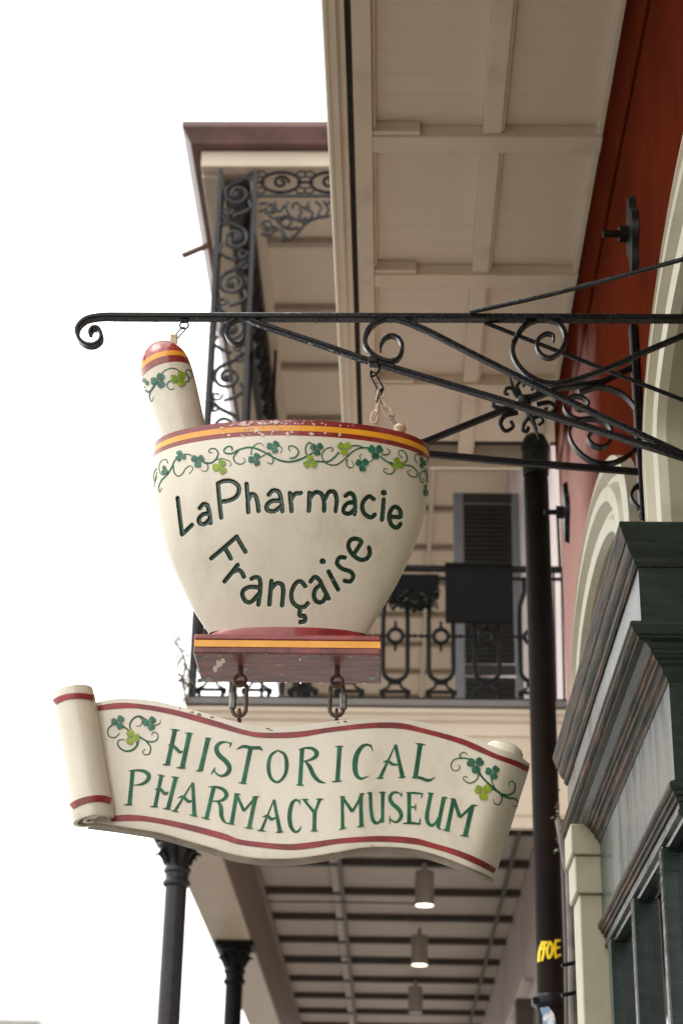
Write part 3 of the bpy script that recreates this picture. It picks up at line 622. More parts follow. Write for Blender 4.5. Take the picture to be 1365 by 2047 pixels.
# curled ends
def roll(c0, c1, R, turns, th0, sgn, thick=.0115, waist=.06, nseg=40):
    A = (c1 - c0); L = A.length; A.normalize(); ex = Vector((1, 0, 0)); ex = (ex - A * ex.dot(A)).normalized(); ey = A.cross(ex); m = MB(); nz = 14
    for li in range(nz + 1):
        t = li / nz; c = c0 + A * (L * t); k_ = 1 - waist * math.sin(math.pi * t)
        e = 1 - .06 * (max(0, abs(t - .5) - .44) / .06) ** 2
        for lay in (0, 1):
            for q in range(nseg + 1):
                f = q / nseg; an = th0 + sgn * f * turns * 2 * math.pi; r = (R * (1 - .66 * max(0, (f - .5) / .5)) - lay * thick * (1 - .3 * f)) * k_ * e
                m.v.append(tuple(c + ex * (r * math.cos(an)) + ey * (r * math.sin(an))))
    n1 = nseg + 1; n2 = 2 * n1
    for li in range(nz):
        for q in range(nseg):
            a = li * n2 + q; m.f += [(a, a + 1, a + n2 + 1, a + n2), (a + n1, a + n2 + n1, a + n2 + n1 + 1, a + n1 + 1)]
        for q in (0, nseg): a = li * n2 + q; m.f.append((a, a + n2, a + n2 + n1, a + n1))
    for li in (0, nz):
        for q in range(nseg): a = li * n2 + q; m.f.append((a, a + n1, a + n1 + 1, a + 1))
    m.m = [0] * len(m.f); return m
RL = 43 * 4.35 / F
c0, c1 = P(146, 1384, y=Y0 - .005), P(188, 1640, y=Y0 - .005)
mr = roll(c0, c1, RL, 1.9, math.radians(-60), 1)
rl = mr.build('curled_end', CREAM, scroll, ang=50)
MB().lathe([(RL * .2, .012), (RL * .2, (c1 - c0).length - .006)], c0, (c1 - c0), 20).build('roll_core', CREAM, rl)
mr2 = roll(P(1008, 1500, y=Y0 + .085), P(948, 1722, y=Y0 + .085), .05, 1.7, math.radians(60), -1); rr2 = mr2.build('curled_end', CREAM, scroll, ang=50)
q0, q1 = P(1012, 1486, y=Y0 + .085), P(948, 1722, y=Y0 + .085)
MB().lathe([(.004, 0), (.022, .002), (.034, .006), (.042, .012), (.047, .021), (.048, .035), (.046, (q1 - q0).length)], q0, (q1 - q0), 24).build('roll_core', CREAM, rr2)
bvr = bvh_of(MB().lathe([(RL * (1 - .06 * math.sin(math.pi * t)) + .0004, t * (c1 - c0).length) for t in np.linspace(0, 1, 15)], c0, (c1 - c0), 96))
st = MB(); ribbon(st, bvr, [(101, 1414, 11), (112, 1402, 11), (130, 1394, 11), (152, 1391, 11), (172, 1392, 11), (190, 1396, 11)], .0012, 6, cap=False); st.build('stripe', SBAND, rl, fixn=False)
st = MB(); ribbon(st, bvr, [(136, 1624, 13), (146, 1611, 13), (164, 1602, 13), (186, 1597, 13), (208, 1597, 13), (229, 1604, 13)], .0012, 6, cap=False); st.build('stripe', SBAND, rl, fixn=False)
tst = [(196, 1416), (236, 1411), (278, 1412), (344, 1423), (421, 1444), (488, 1464), (528, 1470), (594, 1468.5), (660, 1459), (736, 1451), (797, 1451), (846, 1461), (912, 1479), (950, 1494), (989, 1511.5), (1030, 1526), (1057, 1539)]
bst = [(222, 1637), (260, 1635), (300, 1638), (366, 1651), (443, 1671), (484, 1684), (567, 1693), (616, 1690.5), (682, 1681), (758, 1677), (824, 1681), (866, 1691), (915, 1706), (957, 1724), (992, 1743)]
for L, wv in ((tst, 10.5), (bst, 11.5)):
    m = MB(); ribbon(m, bvp, [(x, y, wv + 1.2 * math.sin(i * 2.1)) for i, (x, y) in enumerate(L)], .0009, 10, cap=False); m.build('stripe', SBAND, scroll, fixn=False)
DD = lambda L: [(190 + p[0] / 4.55, 1390 + p[1] / 4.55, p[2] / 4.55) for p in L]
EE = lambda L: [(440 + p[0] / 4.55, 1440 + p[1] / 4.55, p[2] / 4.55) for p in L]
FF = lambda L: [(670 + p[0] / 4.55, 1440 + p[1] / 4.55, p[2] / 4.55) for p in L]
def ST(x0, y0, x1, y1, w, w2=None): return [(x0, y0, w), ((x0 + x1) / 2, (y0 + y1) / 2, (w + (w2 or w)) / 2 * .92), (x1, y1, w2 or w)]
def SE(x0, y0, x1, y1, w=17): return [(x0, y0, 5), ((x0 + x1) / 2, (y0 + y1) / 2, w), (x1, y1, 5)]
def W(pts, ws): return [(p[0], p[1], q) for p, q in zip(pts, ws)]
TXT = [
 (DD, [ST(728, 318, 660, 630, 42), SE(688, 310, 775, 320), SE(613, 630, 692, 633), ST(860, 350, 795, 655, 44), SE(818, 343, 896, 350), SE(738, 658, 830, 661), W([(666, 456), (700, 452), (740, 485), (770, 514), (802, 510)], [6, 22, 30, 26, 8])]),
 (DD, [ST(1030, 392, 960, 685, 44), SE(998, 388, 1062, 396), SE(913, 685, 982, 688)]),
 (DD, [W([(1235, 438), (1190, 425), (1135, 435), (1105, 480), (1125, 540), (1190, 600), (1224, 660), (1202, 712), (1150, 733), (1105, 712), (1080, 670)], [12, 14, 30, 40, 44, 44, 42, 36, 22, 16, 10]), SE(1224, 472, 1245, 424, 14), SE(1054, 722, 1096, 654, 16)]),
 (EE, [ST(276, 262, 212, 570, 42), W([(150, 266), (210, 238), (290, 250), (360, 252), (386, 278)], [6, 28, 30, 30, 6]), SE(166, 566, 245, 578)]),
 (EE, [W([(526, 272), (462, 320), (440, 420), (460, 520), (522, 562), (588, 500), (606, 400), (586, 312), (524, 272)], [14, 28, 36, 30, 22, 28, 38, 28, 14])]),
 (EE, [ST(746, 260, 726, 585, 40), W([(712, 268), (770, 252), (835, 256), (876, 292), (866, 330), (820, 358), (750, 376)], [6, 16, 28, 42, 36, 22, 8]), W([(768, 368), (812, 420), (850, 500), (900, 552), (960, 572)], [10, 36, 40, 30, 5]), SE(688, 586, 766, 590)]),
 (EE, [ST(1086, 240, 1066, 552, 42), SE(1042, 240, 1124, 236), SE(1010, 560, 1112, 550)]),
 (FF, [W([(334, 248), (294, 222), (240, 242), (192, 320), (178, 420), (194, 500), (238, 530), (308, 504)], [10, 20, 34, 46, 48, 38, 22, 4]), SE(322, 216, 341, 284, 13)]),
 (FF, [ST(548, 218, 406, 524, 10, 34), ST(546, 224, 610, 515, 32, 40), W([(432, 380), (480, 372), (520, 400), (572, 402)], [6, 24, 26, 10]), SE(372, 526, 442, 525), SE(572, 522, 642, 515)]),
 (FF, [ST(772, 215, 726, 520, 44), SE(725, 211, 820, 223), W([(698, 520), (760, 520), (830, 544), (870, 540), (906, 516)], [18, 26, 28, 18, 4])]),
 (DD, [ST(345, 690, 315, 995, 40), W([(303, 688), (370, 682), (440, 688), (488, 722), (482, 768), (430, 806), (352, 818)], [5, 18, 28, 40, 36, 24, 6]), SE(260, 996, 346, 996)]),
 (DD, [ST(605, 730, 548, 1010, 36), SE(566, 722, 638, 736), SE(501, 1010, 578, 1016), ST(735, 750, 665, 1030, 38), SE(694, 742, 770, 753), SE(620, 1028, 690, 1038), W([(544, 858), (590, 852), (640, 894), (672, 878)], [6, 26, 28, 10])]),
 (DD, [ST(890, 792, 726, 1055, 12, 28), ST(890, 796, 905, 1095, 30, 40), W([(757, 934), (800, 922), (850, 964), (884, 958)], [6, 26, 28, 14]), SE(692, 1047, 764, 1061), SE(860, 1085, 936, 1101)]),
 (DD, [ST(1080, 840, 1015, 1115, 38), W([(1028, 834), (1090, 832), (1160, 852), (1196, 896), (1180, 938), (1130, 962), (1066, 962)], [5, 18, 30, 38, 32, 20, 8]), W([(1110, 958), (1144, 1010), (1150, 1090), (1170, 1140), (1207, 1170)], [8, 36, 38, 26, 4]), SE(966, 1110, 1048, 1129)]),
 (EE, [ST(150, 676, 106, 935, 38), ST(152, 676, 216, 822, 26, 32), ST(216, 826, 328, 696, 20, 26), ST(322, 698, 265, 975, 38), SE(128, 667, 188, 676), SE(290, 700, 358, 694), SE(62, 935, 134, 946), SE(223, 975, 302, 984)]),
 (EE, [ST(490, 720, 376, 1000, 12, 28), ST(490, 724, 545, 1015, 28, 40), W([(386, 880), (430, 868), (465, 898), (516, 884)], [6, 24, 28, 12]), SE(333, 998, 418, 1009), SE(503, 1019, 578, 1013)]),
 (EE, [W([(722, 742), (690, 724), (652, 760), (632, 860), (642, 960), (680, 1012), (718, 1000), (738, 958)], [12, 22, 34, 40, 38, 26, 18, 4]), SE(724, 714, 722, 772, 13)]),
 (EE, [ST(766, 728, 858, 840, 24, 32), ST(905, 722, 860, 840, 30, 26), ST(859, 832, 855, 1002, 38), SE(738, 722, 808, 722), SE(870, 718, 940, 718), SE(820, 1006, 892, 1005)]),
 (EE, [ST(1110, 705, 1113, 985, 32), ST(1114, 705, 1200, 828, 28, 34), ST(1200, 832, 1290, 680, 20, 28), ST(1276, 690, 1284, 965, 38), SE(1085, 697, 1138, 695), SE(1262, 673, 1314, 668), SE(1078, 995, 1148, 974), SE(1241, 972, 1313, 957)]),
 (FF, [W([(318, 664), (322, 780), (332, 870), (350, 920), (384, 934), (414, 905), (424, 860)], [32, 32, 34, 34, 26, 18, 12]), ST(430, 658, 428, 930, 36, 30), SE(286, 662, 338, 660), SE(393, 656, 463, 655)]),
 (FF, [W([(600, 682), (566, 656), (520, 662), (496, 704), (516, 755), (574, 808), (598, 860), (580, 908), (540, 926), (502, 900)], [8, 16, 28, 34, 38, 40, 36, 28, 18, 12]), SE(601, 646, 600, 700, 13), SE(494, 866, 496, 948, 14)]),
 (FF, [ST(670, 664, 670, 936, 38), W([(643, 658), (720, 661), (792, 668)], [8, 20, 14]), SE(796, 662, 776, 710, 12), W([(676, 788), (726, 790)], [16, 14]), SE(728, 757, 728, 822, 14), W([(613, 940), (680, 934), (766, 942)], [8, 22, 16]), SE(767, 950, 769, 888, 14)]),
 (FF, [W([(868, 668), (846, 780), (832, 870), (842, 930), (876, 956), (912, 930), (936, 880)], [36, 36, 38, 36, 28, 20, 14]), ST(986, 704, 930, 975, 40, 36), SE(835, 661, 898, 669), SE(968, 697, 1023, 709), SE(925, 972, 962, 994, 20)]),
 (FF, [ST(1074, 720, 1016, 1000, 40), ST(1076, 722, 1130, 878, 32, 38), ST(1130, 884, 1250, 776, 22, 30), ST(1242, 782, 1180, 1045, 44), SE(1042, 711, 1098, 723), SE(1235, 772, 1290, 776), SE(972, 992, 1044, 1009), SE(1130, 1046, 1216, 1056)]),
]
for fn, strokes in TXT:
    m = MB(); o_ = .0007
    for s in strokes: ribbon(m, bvp, fn(s), o_, 7, cap=False); o_ += .00012
    m.build('letter', PGREEN, scroll, fixn=False)
vs_ = MB(); o_ = .0006
D2 = lambda L: [(190 + x / 4.55, 1390 + y / 4.55) for x, y in L]
G2 = lambda L: [(860 + x / 6.205, 1460 + y / 6.205) for x, y in L]
for L, a, b in [(D2([(250, 275), (310, 320), (350, 350)]), 3, 3), (D2([(334, 330), (318, 270), (350, 212), (400, 190), (450, 214), (474, 250)]), 3, 4), (D2([(402, 192), (432, 230), (416, 275), (380, 280)]), 2.4, 1.2), (D2([(160, 268), (120, 310), (130, 370), (180, 385), (224, 348)]), 3, 1.8),
                (D2([(385, 400), (386, 450), (340, 498), (270, 505), (214, 460), (216, 412), (268, 402)]), 5, 1.8), (D2([(408, 378), (460, 410), (520, 424), (570, 398), (570, 350), (530, 336), (518, 362)]), 3.4, 1.4), (D2([(466, 416), (506, 470), (496, 530), (455, 540), (435, 510), (458, 490)]), 3.2, 1.4), (D2([(545, 275), (590, 256), (597, 222)]), 2.4, 1),
                (G2([(578, 478), (640, 580), (760, 700), (870, 790)]), 4, 4.6), (G2([(866, 788), (960, 802), (1030, 762), (1046, 680), (1005, 630), (970, 650), (976, 688)]), 4, 1.4), (G2([(886, 798), (960, 838), (1050, 850), (1080, 900), (1060, 944), (1022, 938)]), 4.8, 1.6), (G2([(880, 806), (880, 870), (840, 920), (790, 905), (770, 852)]), 3, 1.2),
                (G2([(744, 568), (760, 640), (800, 720), (860, 780)]), 2.2, 3), (G2([(708, 752), (760, 730), (800, 742)]), 3, 3), (G2([(596, 526), (580, 600), (500, 655), (430, 630), (404, 592), (440, 570), (466, 592)]), 2.8, 1.4), (G2([(524, 384), (450, 350), (380, 345), (300, 360), (255, 420), (270, 488), (330, 500), (364, 458), (344, 434)]), 2.8, 1.4), (G2([(380, 346), (360, 312), (390, 280), (430, 276), (456, 304)]), 3, 1)]:
    ribbon(vs_, bvp, taper(L, a, b), o_, 6); o_ += .00005
vs_.build('vine', PGREEN, scroll, fixn=False)
place_sham([(*D2([(214, 246)])[0], 13, 0, 85, 1), (*D2([(340, 384)])[0], 14, 1, 25, 1), (*D2([(500, 254)])[0], 13, 0, 80, 1), (*G2([(556, 428)])[0], 16, 0, 65, 1), (*G2([(768, 522)])[0], 13.5, 0, 75, 1), (*G2([(648, 762)])[0], 15.5, 1, 65, 1)], bvp, scroll)
links_z = []
for (xb, zb), u in zip(bolts, (481, 674)):
    zt = P(u, 1441, y=Y0).z
    m = MB().tube([(xb, Y0 + .02, zt - .02), (xb, Y0 + .02, zt + .010)], .0062, 8); m.tube([(xb, Y0 + .02 + .012 * math.cos(a), zt + .022 + .013 * math.sin(a)) for a in np.linspace(0, 2 * math.pi, 17)[:-1]], .0045, 7, closed=True)
    m.build('eye_bolt', RUST, scroll); links_z.append(zt + .020)
chm = MB()
for (u, v, r) in [(385, 1424, 7), (398, 1428, 9), (412, 1430, 8), (424, 1434, 6), (536, 1457, 5), (542, 1460, 4), (690, 1443, 5), (676, 1445, 4), (360, 1416, 4), (662, 1706, 3), (745, 1690, 3)]:
    ring = [hit(bvp, u + r * random.uniform(.35, 1.1) * math.cos(a), v + .4 * r * random.uniform(.3, 1.2) * math.sin(a), .0011) for a in np.linspace(0, 2 * math.pi, 10)[:-1]]
    if all(q is not None for q in ring): chm.add(ring, [tuple(range(9))])
o_c = chm.build('chipped_paint', mat('bare_foam', (.22, .19, .14), .7, (.10, .08, .055), 60, .9), scroll, smooth=False, fixn=False)
o_c['kind'] = 'stuff'
# quick links
for i, ((xb, zb), zl_) in enumerate(zip(bolts, links_z)):
    t = thing('quick_link', (xb, Y0 + .01, zl_), ('rusty oval chain link joining mortar base to the lettered scroll, under the chipped paint patch', 'rusty oval chain link joining mortar base to the lettered scroll, the one nearer the wall')[i], 'chain link', 'rusty links between the two signs')
    zt, zbm = zb + .002, zl_ - .004; hw = .0165; r = .0052; path = []
    for a in np.linspace(0, math.pi, 9): path.append((xb + hw * math.cos(a), Y0 + .012, zt - hw + hw * math.sin(a)))
    for a in np.linspace(math.pi, 2 * math.pi, 9): path.append((xb + hw * math.cos(a), Y0 + .012, zbm + hw + hw * math.sin(a)))
    MB().tube(path, r, 9, closed=True).build('ring', RUST, t)
    s = -1 if i == 0 else 1; zc = (zt + zbm) / 2 - .004
    MB().lathe([(.0085, -.021), (.0092, -.019), (.0092, .017), (.0085, .019)], (xb + s * hw, Y0 + .012, zc), n=6).build('lock_nut', STEEL, t)

# ================================================================== black iron sign bracket
arm = thing('sign_bracket', (W if False else .80, Y0, 2.4), 'black wrought iron arm with three scrolls carrying the mortar sign, beaded with rain', 'iron bracket')
K_ = lambda L, ox, oy, s, y: [P(ox + a / s, oy + b / s, y=y) for a, b in L]
zbar = P(900, 635.5, y=Y0).z
curl = cr([(420, 128), (300, 127), (220, 131), (130, 150), (72, 198), (57, 250), (80, 310), (130, 344), (190, 344), (234, 310), (240, 262), (215, 222), (180, 218), (160, 240), (156, 262)], 6)
pth = [(.9985, Y0, zbar), (.3, Y0, zbar)] + [tuple(P(140 + q[0] / 3.79, 600 + q[1] / 3.79, y=Y0)) for q in curl]
tk = [.0172, .0172] + [.0165 - .0075 * min(1, i / (len(curl) * .45)) for i in range(len(curl))]
main = MB().strap(pth, tk, .031).build('main_bar', IRON, arm, ang=40)
sa = cr([(370, 440), (377, 500), (350, 540), (310, 550), (260, 520), (229, 460), (234, 400), (280, 350), (340, 327), (410, 337), (500, 375), (800, 475), (1100, 575), (1365, 668)], 7)
pa = K_([q for q in sa], 400, 560, 4.266, Y0 + .002) + [P(1000, 800, y=Y0 + .002), P(1200, 862.5, y=Y0 + .002), P(1372, 917, y=Y0 + .002)]
MB().strap(pa, [.006 + .007 * min(1, i / 50) for i in range(len(pa))], .026).build('scroll_strap', IRON, arm, ang=40)
sb = cr([(685, 690), (690, 620), (740, 530), (830, 490), (920, 520), (975, 600), (975, 700), (920, 800), (830, 840), (740, 832), (620, 780), (530, 700), (476, 600), (490, 470), (560, 360), (680, 275), (820, 250), (960, 275), (1100, 325), (1250, 388), (1365, 440)], 7)
pb = K_(sb, 660, 600, 6.825, Y0 - .001) + [P(960, 716, y=Y0 - .001), P(1060, 766, y=Y0 - .001), P(1200, 832, y=Y0 - .001), P(1372, 912, y=Y0 - .001)]
MB().strap(pb, [.006 + .006 * min(1, i / 60) for i in range(len(pb))], .0235).build('scroll_strap', IRON, arm, ang=40)
sc_ = cr([(834, 414), (830, 392), (800, 386), (766, 415), (772, 460), (812, 485), (860, 460), (882, 400), (856, 345), (790, 326), (722, 347), (675, 410), (667, 470), (700, 530), (760, 574), (830, 590), (920, 575), (1050, 530), (1200, 462), (1365, 392), (1400, 377)], 7)
MB().strap(K_(sc_, 700, 480, 2.053, Y0 + .004), [.006 + .006 * min(1, i / 60) for i in range(len(sc_))], .021).build('scroll_strap', IRON, arm, ang=40)
p1 = P(940, 624, y=Y0 - .02); p2 = P(1365, 517, z=p1.z); d = (p2 - p1); p3 = p1 + d * ((.799 - p1.x) / d.x)
MB().tube(cr([tuple(p1), tuple(p1 + d * .45 + Vector((0, .006, -.004))), tuple(p3)], 8), .0062, 8).build('stay_rod', IRON, arm)
p1 = P(968, 645, y=Y0 + .015); p2 = P(1365, 800, x=.775); d = (p2 - p1); p3 = p1 + d * 1.06
MB().tube([p1, p3], .0062, 8).build('stay_rod', IRON, arm)
def torus(m, c, R, r, nrm=(0, 1, 0), n=18, sx=1.0):
    N = Vector(nrm).normalized(); a = N.orthogonal().normalized(); b = N.cross(a); c = Vector(c)
    return m.tube([c + a * (R * sx * math.cos(t)) + b * (R * math.sin(t)) for t in np.linspace(0, 2 * math.pi, n + 1)[:-1]], r, 7, closed=True)
rc = xa(368.5, 650)
m = torus(MB(), rc, .0115, .0026); m.box(rc.x - .010, rc.x + .010, Y0 - .008, Y0 + .008, rc.z + .009, zbar - .008, bev=.002)
m.build('eye_ring', IRON, arm)
hk = [(752, 718), (757, 727), (757, 740), (751, 748), (744, 752), (740, 747), (742, 741)]
m = MB().tube(cr([tuple(xa(*q)) for q in hk], 5), .0036, 8); q = xa(746, 722); m.box(q.x - .014, q.x + .014, Y0 - .016, Y0 + .016, q.z - .013, q.z + .010, bev=.004)
m.build('clip_hook', IRON, arm)
dm = MB()
for k in range(70):
    u = random.uniform(200, 900); q = P(u, 645.5, y=Y0 + random.uniform(-.014, .012)); r = random.choice((.0012, .0018, .0026, .0034))
    dm.lathe([(.0002, -r * 1.25), (r * .7, -r * .9), (r, -r * .2), (r * .8, r * .4), (r * .3, r * .8)], (q.x, q.y, zbar - .0086 - r * .3), n=8)
for k in range(26):
    i = random.randrange(60, len(pa) - 4); q = pa[i].lerp(pa[i + 1], random.random()); r = random.choice((.0012, .0018, .0026))
    dm.lathe([(.0002, -r * 1.25), (r * .7, -r * .9), (r, -r * .2), (r * .8, r * .4), (r * .3, r * .8)], (q.x, q.y, q.z - .0085), n=8)
o = dm.build('raindrops', DROP, arm); o['kind'] = 'stuff'
dm = MB()
for k in range(26):
    x = random.uniform(xl0 + .02, xr0 - .01); r = random.choice((.0015, .002, .003)); y = random.choice((4.033, 4.036, 4.236))
    dm.lathe([(.0002, -r * 1.3), (r * .7, -r * .9), (r, -r * .2), (r * .8, r * .4), (r * .3, r * .8)], (x, y, z0 - .0005), n=8)
for k in range(60):
    u, v = random.uniform(640, 840), random.uniform(1000, 1230)
    q = hit(bvh_bowl, u, v, .0002); r = random.choice((.0008, .0012, .0018))
    if q: dm.lathe([(.0002, -r * 1.5), (r * .8, -r * .8), (r, 0), (r * .7, r * .7), (r * .2, r)], q, n=7)
o = dm.build('raindrops', DROP, sign); o['kind'] = 'stuff'
# chains
def oval(m, a, b, wid, r, tw=0):
    a, b = Vector(a), Vector(b); A = (b - a).normalized(); S = Vector((0, 1, 0)).cross(A).normalized(); S = Matrix.Rotation(tw, 3, A) @ S; L = (b - a).length; path = []
    for t in np.linspace(0, math.pi, 8): path.append(b - A * wid + A * (wid * math.sin(t)) + S * (wid * math.cos(t)))
    for t in np.linspace(math.pi, 2 * math.pi, 8): path.append(a + A * wid + A * (wid * math.sin(t)) + S * (wid * math.cos(t)))
    return m.tube(path, r, 7, closed=True)
t = thing('chain_link', tuple(xa(355, 675)), 'thin brown chain link tying the pestle tip to the bar end', 'chain link')
oval(MB(), xa(369, 655), xa(341, 686), .0068, .0022, .25).build('link', RUST, t)
ch = thing('hanging_chain', tuple(xa(760, 800)), 'short ivory painted chain dropping from the hook to the right of the mortar rim', 'chain')
for (a, b, wd, rr_, tw, m_) in [((743, 745), (763, 782), .0075, .0028, .5, IRON), ((755, 805), (762, 778), .007, .0026, 1.2, IRON), ((764, 776), (757, 802), .0085, .0026, .1, IVORY), ((757, 798), (751, 828), .006, .0026, 1.1, IVORY), ((751, 822), (746, 846), .0085, .0026, .2, IVORY),
                                ((758, 794), (771, 818), .006, .0028, .9, IVORY), ((768, 812), (783, 836), .009, .0028, .25, IVORY), ((779, 830), (790, 850), .006, .0022, 1.2, STEEL)]:
    oval(MB(), xa(*a), xa(*b), wd, rr_, tw).build('link', m_, ch)
q = xa(799, 855); MB().lathe([(.004, -.02), (.013, -.014), (.017, 0), (.014, .008), (.004, .011)], (q.x, q.y, q.z - .002), n=14).build('anchor_knob', IVORY, ch)

# ================================================================== second wall bracket, out of focus behind
YS = 5.1; wb = thing('wall_bracket', (.79, YS, 2.4), 'dark scrolled iron bracket with spiky rosette fixed beside the arched door casing', 'iron bracket')
ps = lambda u, v: P(u, v, y=YS)
MB().box(.772, .797, YS - .02, YS + .02, 2.36, 3.06, bev=.004).build('wall_bar', IRON2, wb)
MB().strap([ps(1284, 944), ps(1000, 921), ps(850, 907), ps(700, 896)], .02, .024).build('lower_arm', IRON2, wb)
MB().strap([ps(1275, 690), ps(1262, 735), ps(1200, 765), ps(1120, 775), ps(1040, 806), ps(850, 883), ps(700, 930)], .015, .03).build('upper_arm', IRON2, wb)
Q = lambda L, n=6: [P(960 + q[0] / 3.79, 740 + q[1] / 3.79, y=YS) for q in cr(L, n)]
MB().strap(Q([(740, 175), (900, 130), (1080, 190), (1205, 340), (1235, 470), (1150, 620), (1000, 705), (850, 695), (730, 610), (672, 500), (690, 420), (780, 375), (900, 378), (975, 430), (990, 510), (940, 580), (860, 575), (812, 520), (845, 470)]), .0085, .034).build('scroll', IRON2, wb, ang=40)
MB().strap(Q([(780, 378), (720, 368), (655, 330), (632, 265), (690, 205), (760, 205), (815, 250), (800, 290), (750, 300), (715, 280)]), .008, .03).build('scroll', IRON2, wb, ang=40)
MB().strap(Q([(1225, 790), (1225, 850), (1160, 900), (1140, 970), (1190, 1040), (1235, 1060), (1230, 1095), (1200, 1090)]), .009, .03).build('tail_scroll', IRON2, wb, ang=40)
ms = MB()
for L, r0, r1 in [([(320, 240), (260, 170), (235, 100), (218, 35)], .012, .002), ([(330, 250), (400, 400), (425, 470), (445, 525)], .012, .002), ([(300, 200), (240, 140), (195, 140), (185, 175), (215, 185)], .008, .005), ([(300, 180), (275, 120), (305, 85), (335, 100), (320, 125)], .007, .005), ([(340, 200), (400, 190), (440, 160), (410, 125), (385, 150)], .008, .006),
                    ([(420, 260), (520, 245), (560, 290), (530, 325), (485, 310), (500, 285)], .009, .006), ([(280, 320), (180, 350), (150, 410), (190, 460), (245, 430), (230, 385)], .009, .006), ([(370, 350), (330, 400), (320, 450), (350, 465), (362, 430)], .008, .006), ([(400, 360), (450, 350), (470, 390), (435, 420)], .008, .005), ([(260, 300), (160, 290), (100, 270), (110, 215), (160, 215)], .009, .006)]:
    pth = Q(L, 5); ms.tube(pth, [r0 + (r1 - r0) * i / (len(pth) - 1) for i in range(len(pth))], 7)
c = P(960 + 325 / 3.79, 740 + 245 / 3.79, y=YS); ms.lathe([(.006, -.03), (.02, -.022), (.026, 0), (.02, .022), (.006, .03)], c, (0, 1, 0), 12)
ms.build('rosette', IRON2, wb)

# ================================================================== gallery house beyond
G = thing('gallery_house', (0, 12, GZ), 'far pale house with two storey iron lace gallery, brown eave and dark cast railing', 'building')
XF = 1.26; YG = 12.0; YE = 27.0; ZD = 4.06
MB().box(XF, XF + .4, 7.9, YE + 2, GZ, 8.9).build('facade', FACADE, G)
# upper gallery
ZU = 8.67
up = MB().box(-1.55, XF, YG + .1, YE, ZU + .13, ZU + .17).build('upper_ceiling', FARBOARD, G)
ub = MB().box(-1.2, XF - .002, 0, .159, 0, .02, bev=.0015).mesh('board', FARBOARD)
for i in range(93): link('board', ub, up, (0, YG + .12 + i * .16, ZU + .055 + random.uniform(0, .002)))
xb_ = MB().box(-1.12, XF - .004, -.035, .035, ZU - .005, ZU + .054, bev=.004).mesh('cross_beam', mat('far_beam', (.34, .28, .21), .6, (.29, .235, .175), 3, .6))
for i in range(13): link('cross_beam', xb_, up, (0, 13.1 + i * 1.1, 0))
for x0, x1 in ((-1.21, -1.122), (.40, .45)):
    MB().box(x0, x1, YG + .1, YE, ZU - .012, ZU + .053, bev=.004).build('edge_batten', FARTRIM, up)
MB().box(-1.428, -1.213, YG + .32, YE, ZU + .01, ZU + .06, bev=.003).build('dark_soffit_strip', JOIST, up)
# eave and street-side beam
ea = MB().box(-1.60, XF, YG - .02, YG + .09, 8.69, 8.845, bev=.006).build('eave', FARTRIM, G)
MB().box(-1.60, -1.43, YG + .091, YE, 8.66, 8.845, bev=.006).build('street_beam', FARTRIM, ea)
gp = [(0, 0), (.0, -.05), (.025, -.09), (.05, -.13), (.07, -.17), (.16, -.18), (.16, 0)]
m = MB(); vs = []
for a, b in gp:
    vs += [(-1.757 + a, YE, 9.03 + b), (-1.757 + a, YG - .17 + a, 9.03 + b), (XF + .3, YG - .17 + a, 9.03 + b)]
m.add(vs, [(i * 3 + k, ((i + 1) % 7) * 3 + k, ((i + 1) % 7) * 3 + k + 1, i * 3 + k + 1) for i in range(7) for k in (0, 1)] + [tuple(i * 3 for i in range(7)), tuple(i * 3 + 2 for i in range(7))])
gut = m.build('gutter', ROOFB, ea, ang=25)
MB().add([(-1.70, YG - .1, 9.035), (XF + .4, YG - .1, 9.035), (XF + .4, YE, 9.035), (-1.70, YE, 9.035), (XF + .4, YG + 1.6, 10.0), (XF + .4, YE, 10.0)], [(0, 1, 4), (0, 4, 5, 3), (0, 3, 2, 1)]).build('roof', ROOFB, ea)
a = P(424, 487, z=8.88); b = P(366, 511, y=a.y - .05)
MB().tube([a + Vector((.06, 0, .01)), a, b], .028, 10, cap=False).build('waterspout', ROOFB, ea)
# lace
def spiral(c, R, turns, a0, sgn, r0, plane='y', n=26, k=.75):
    return [Vector(c) + Vector(((R * (1 - k * i / n)) * math.cos(a0 + sgn * turns * 2 * math.pi * i / n), 0, (R * (1 - k * i / n)) * math.sin(a0 + sgn * turns * 2 * math.pi * i / n))) if plane == 'y' else
            Vector(c) + Vector((0, (R * (1 - k * i / n)) * math.cos(a0 + sgn * turns * 2 * math.pi * i / n), (R * (1 - k * i / n)) * math.sin(a0 + sgn * turns * 2 * math.pi * i / n))) for i in range(n + 1)]
lc = MB().box(-1.456, -1.416, YG - .012, YG + .018, ZD, ZU, bev=.003).build('lace_column', CAST, G)
MB().box(-1.168, -1.130, YG - .012, YG + .018, ZD, ZU, bev=.003).build('edge_bar', CAST, lc)
MB().box(-1.452, -1.434, YG + .30, YG + .32, ZD, ZU, bev=.003).build('edge_bar', CAST, lc)
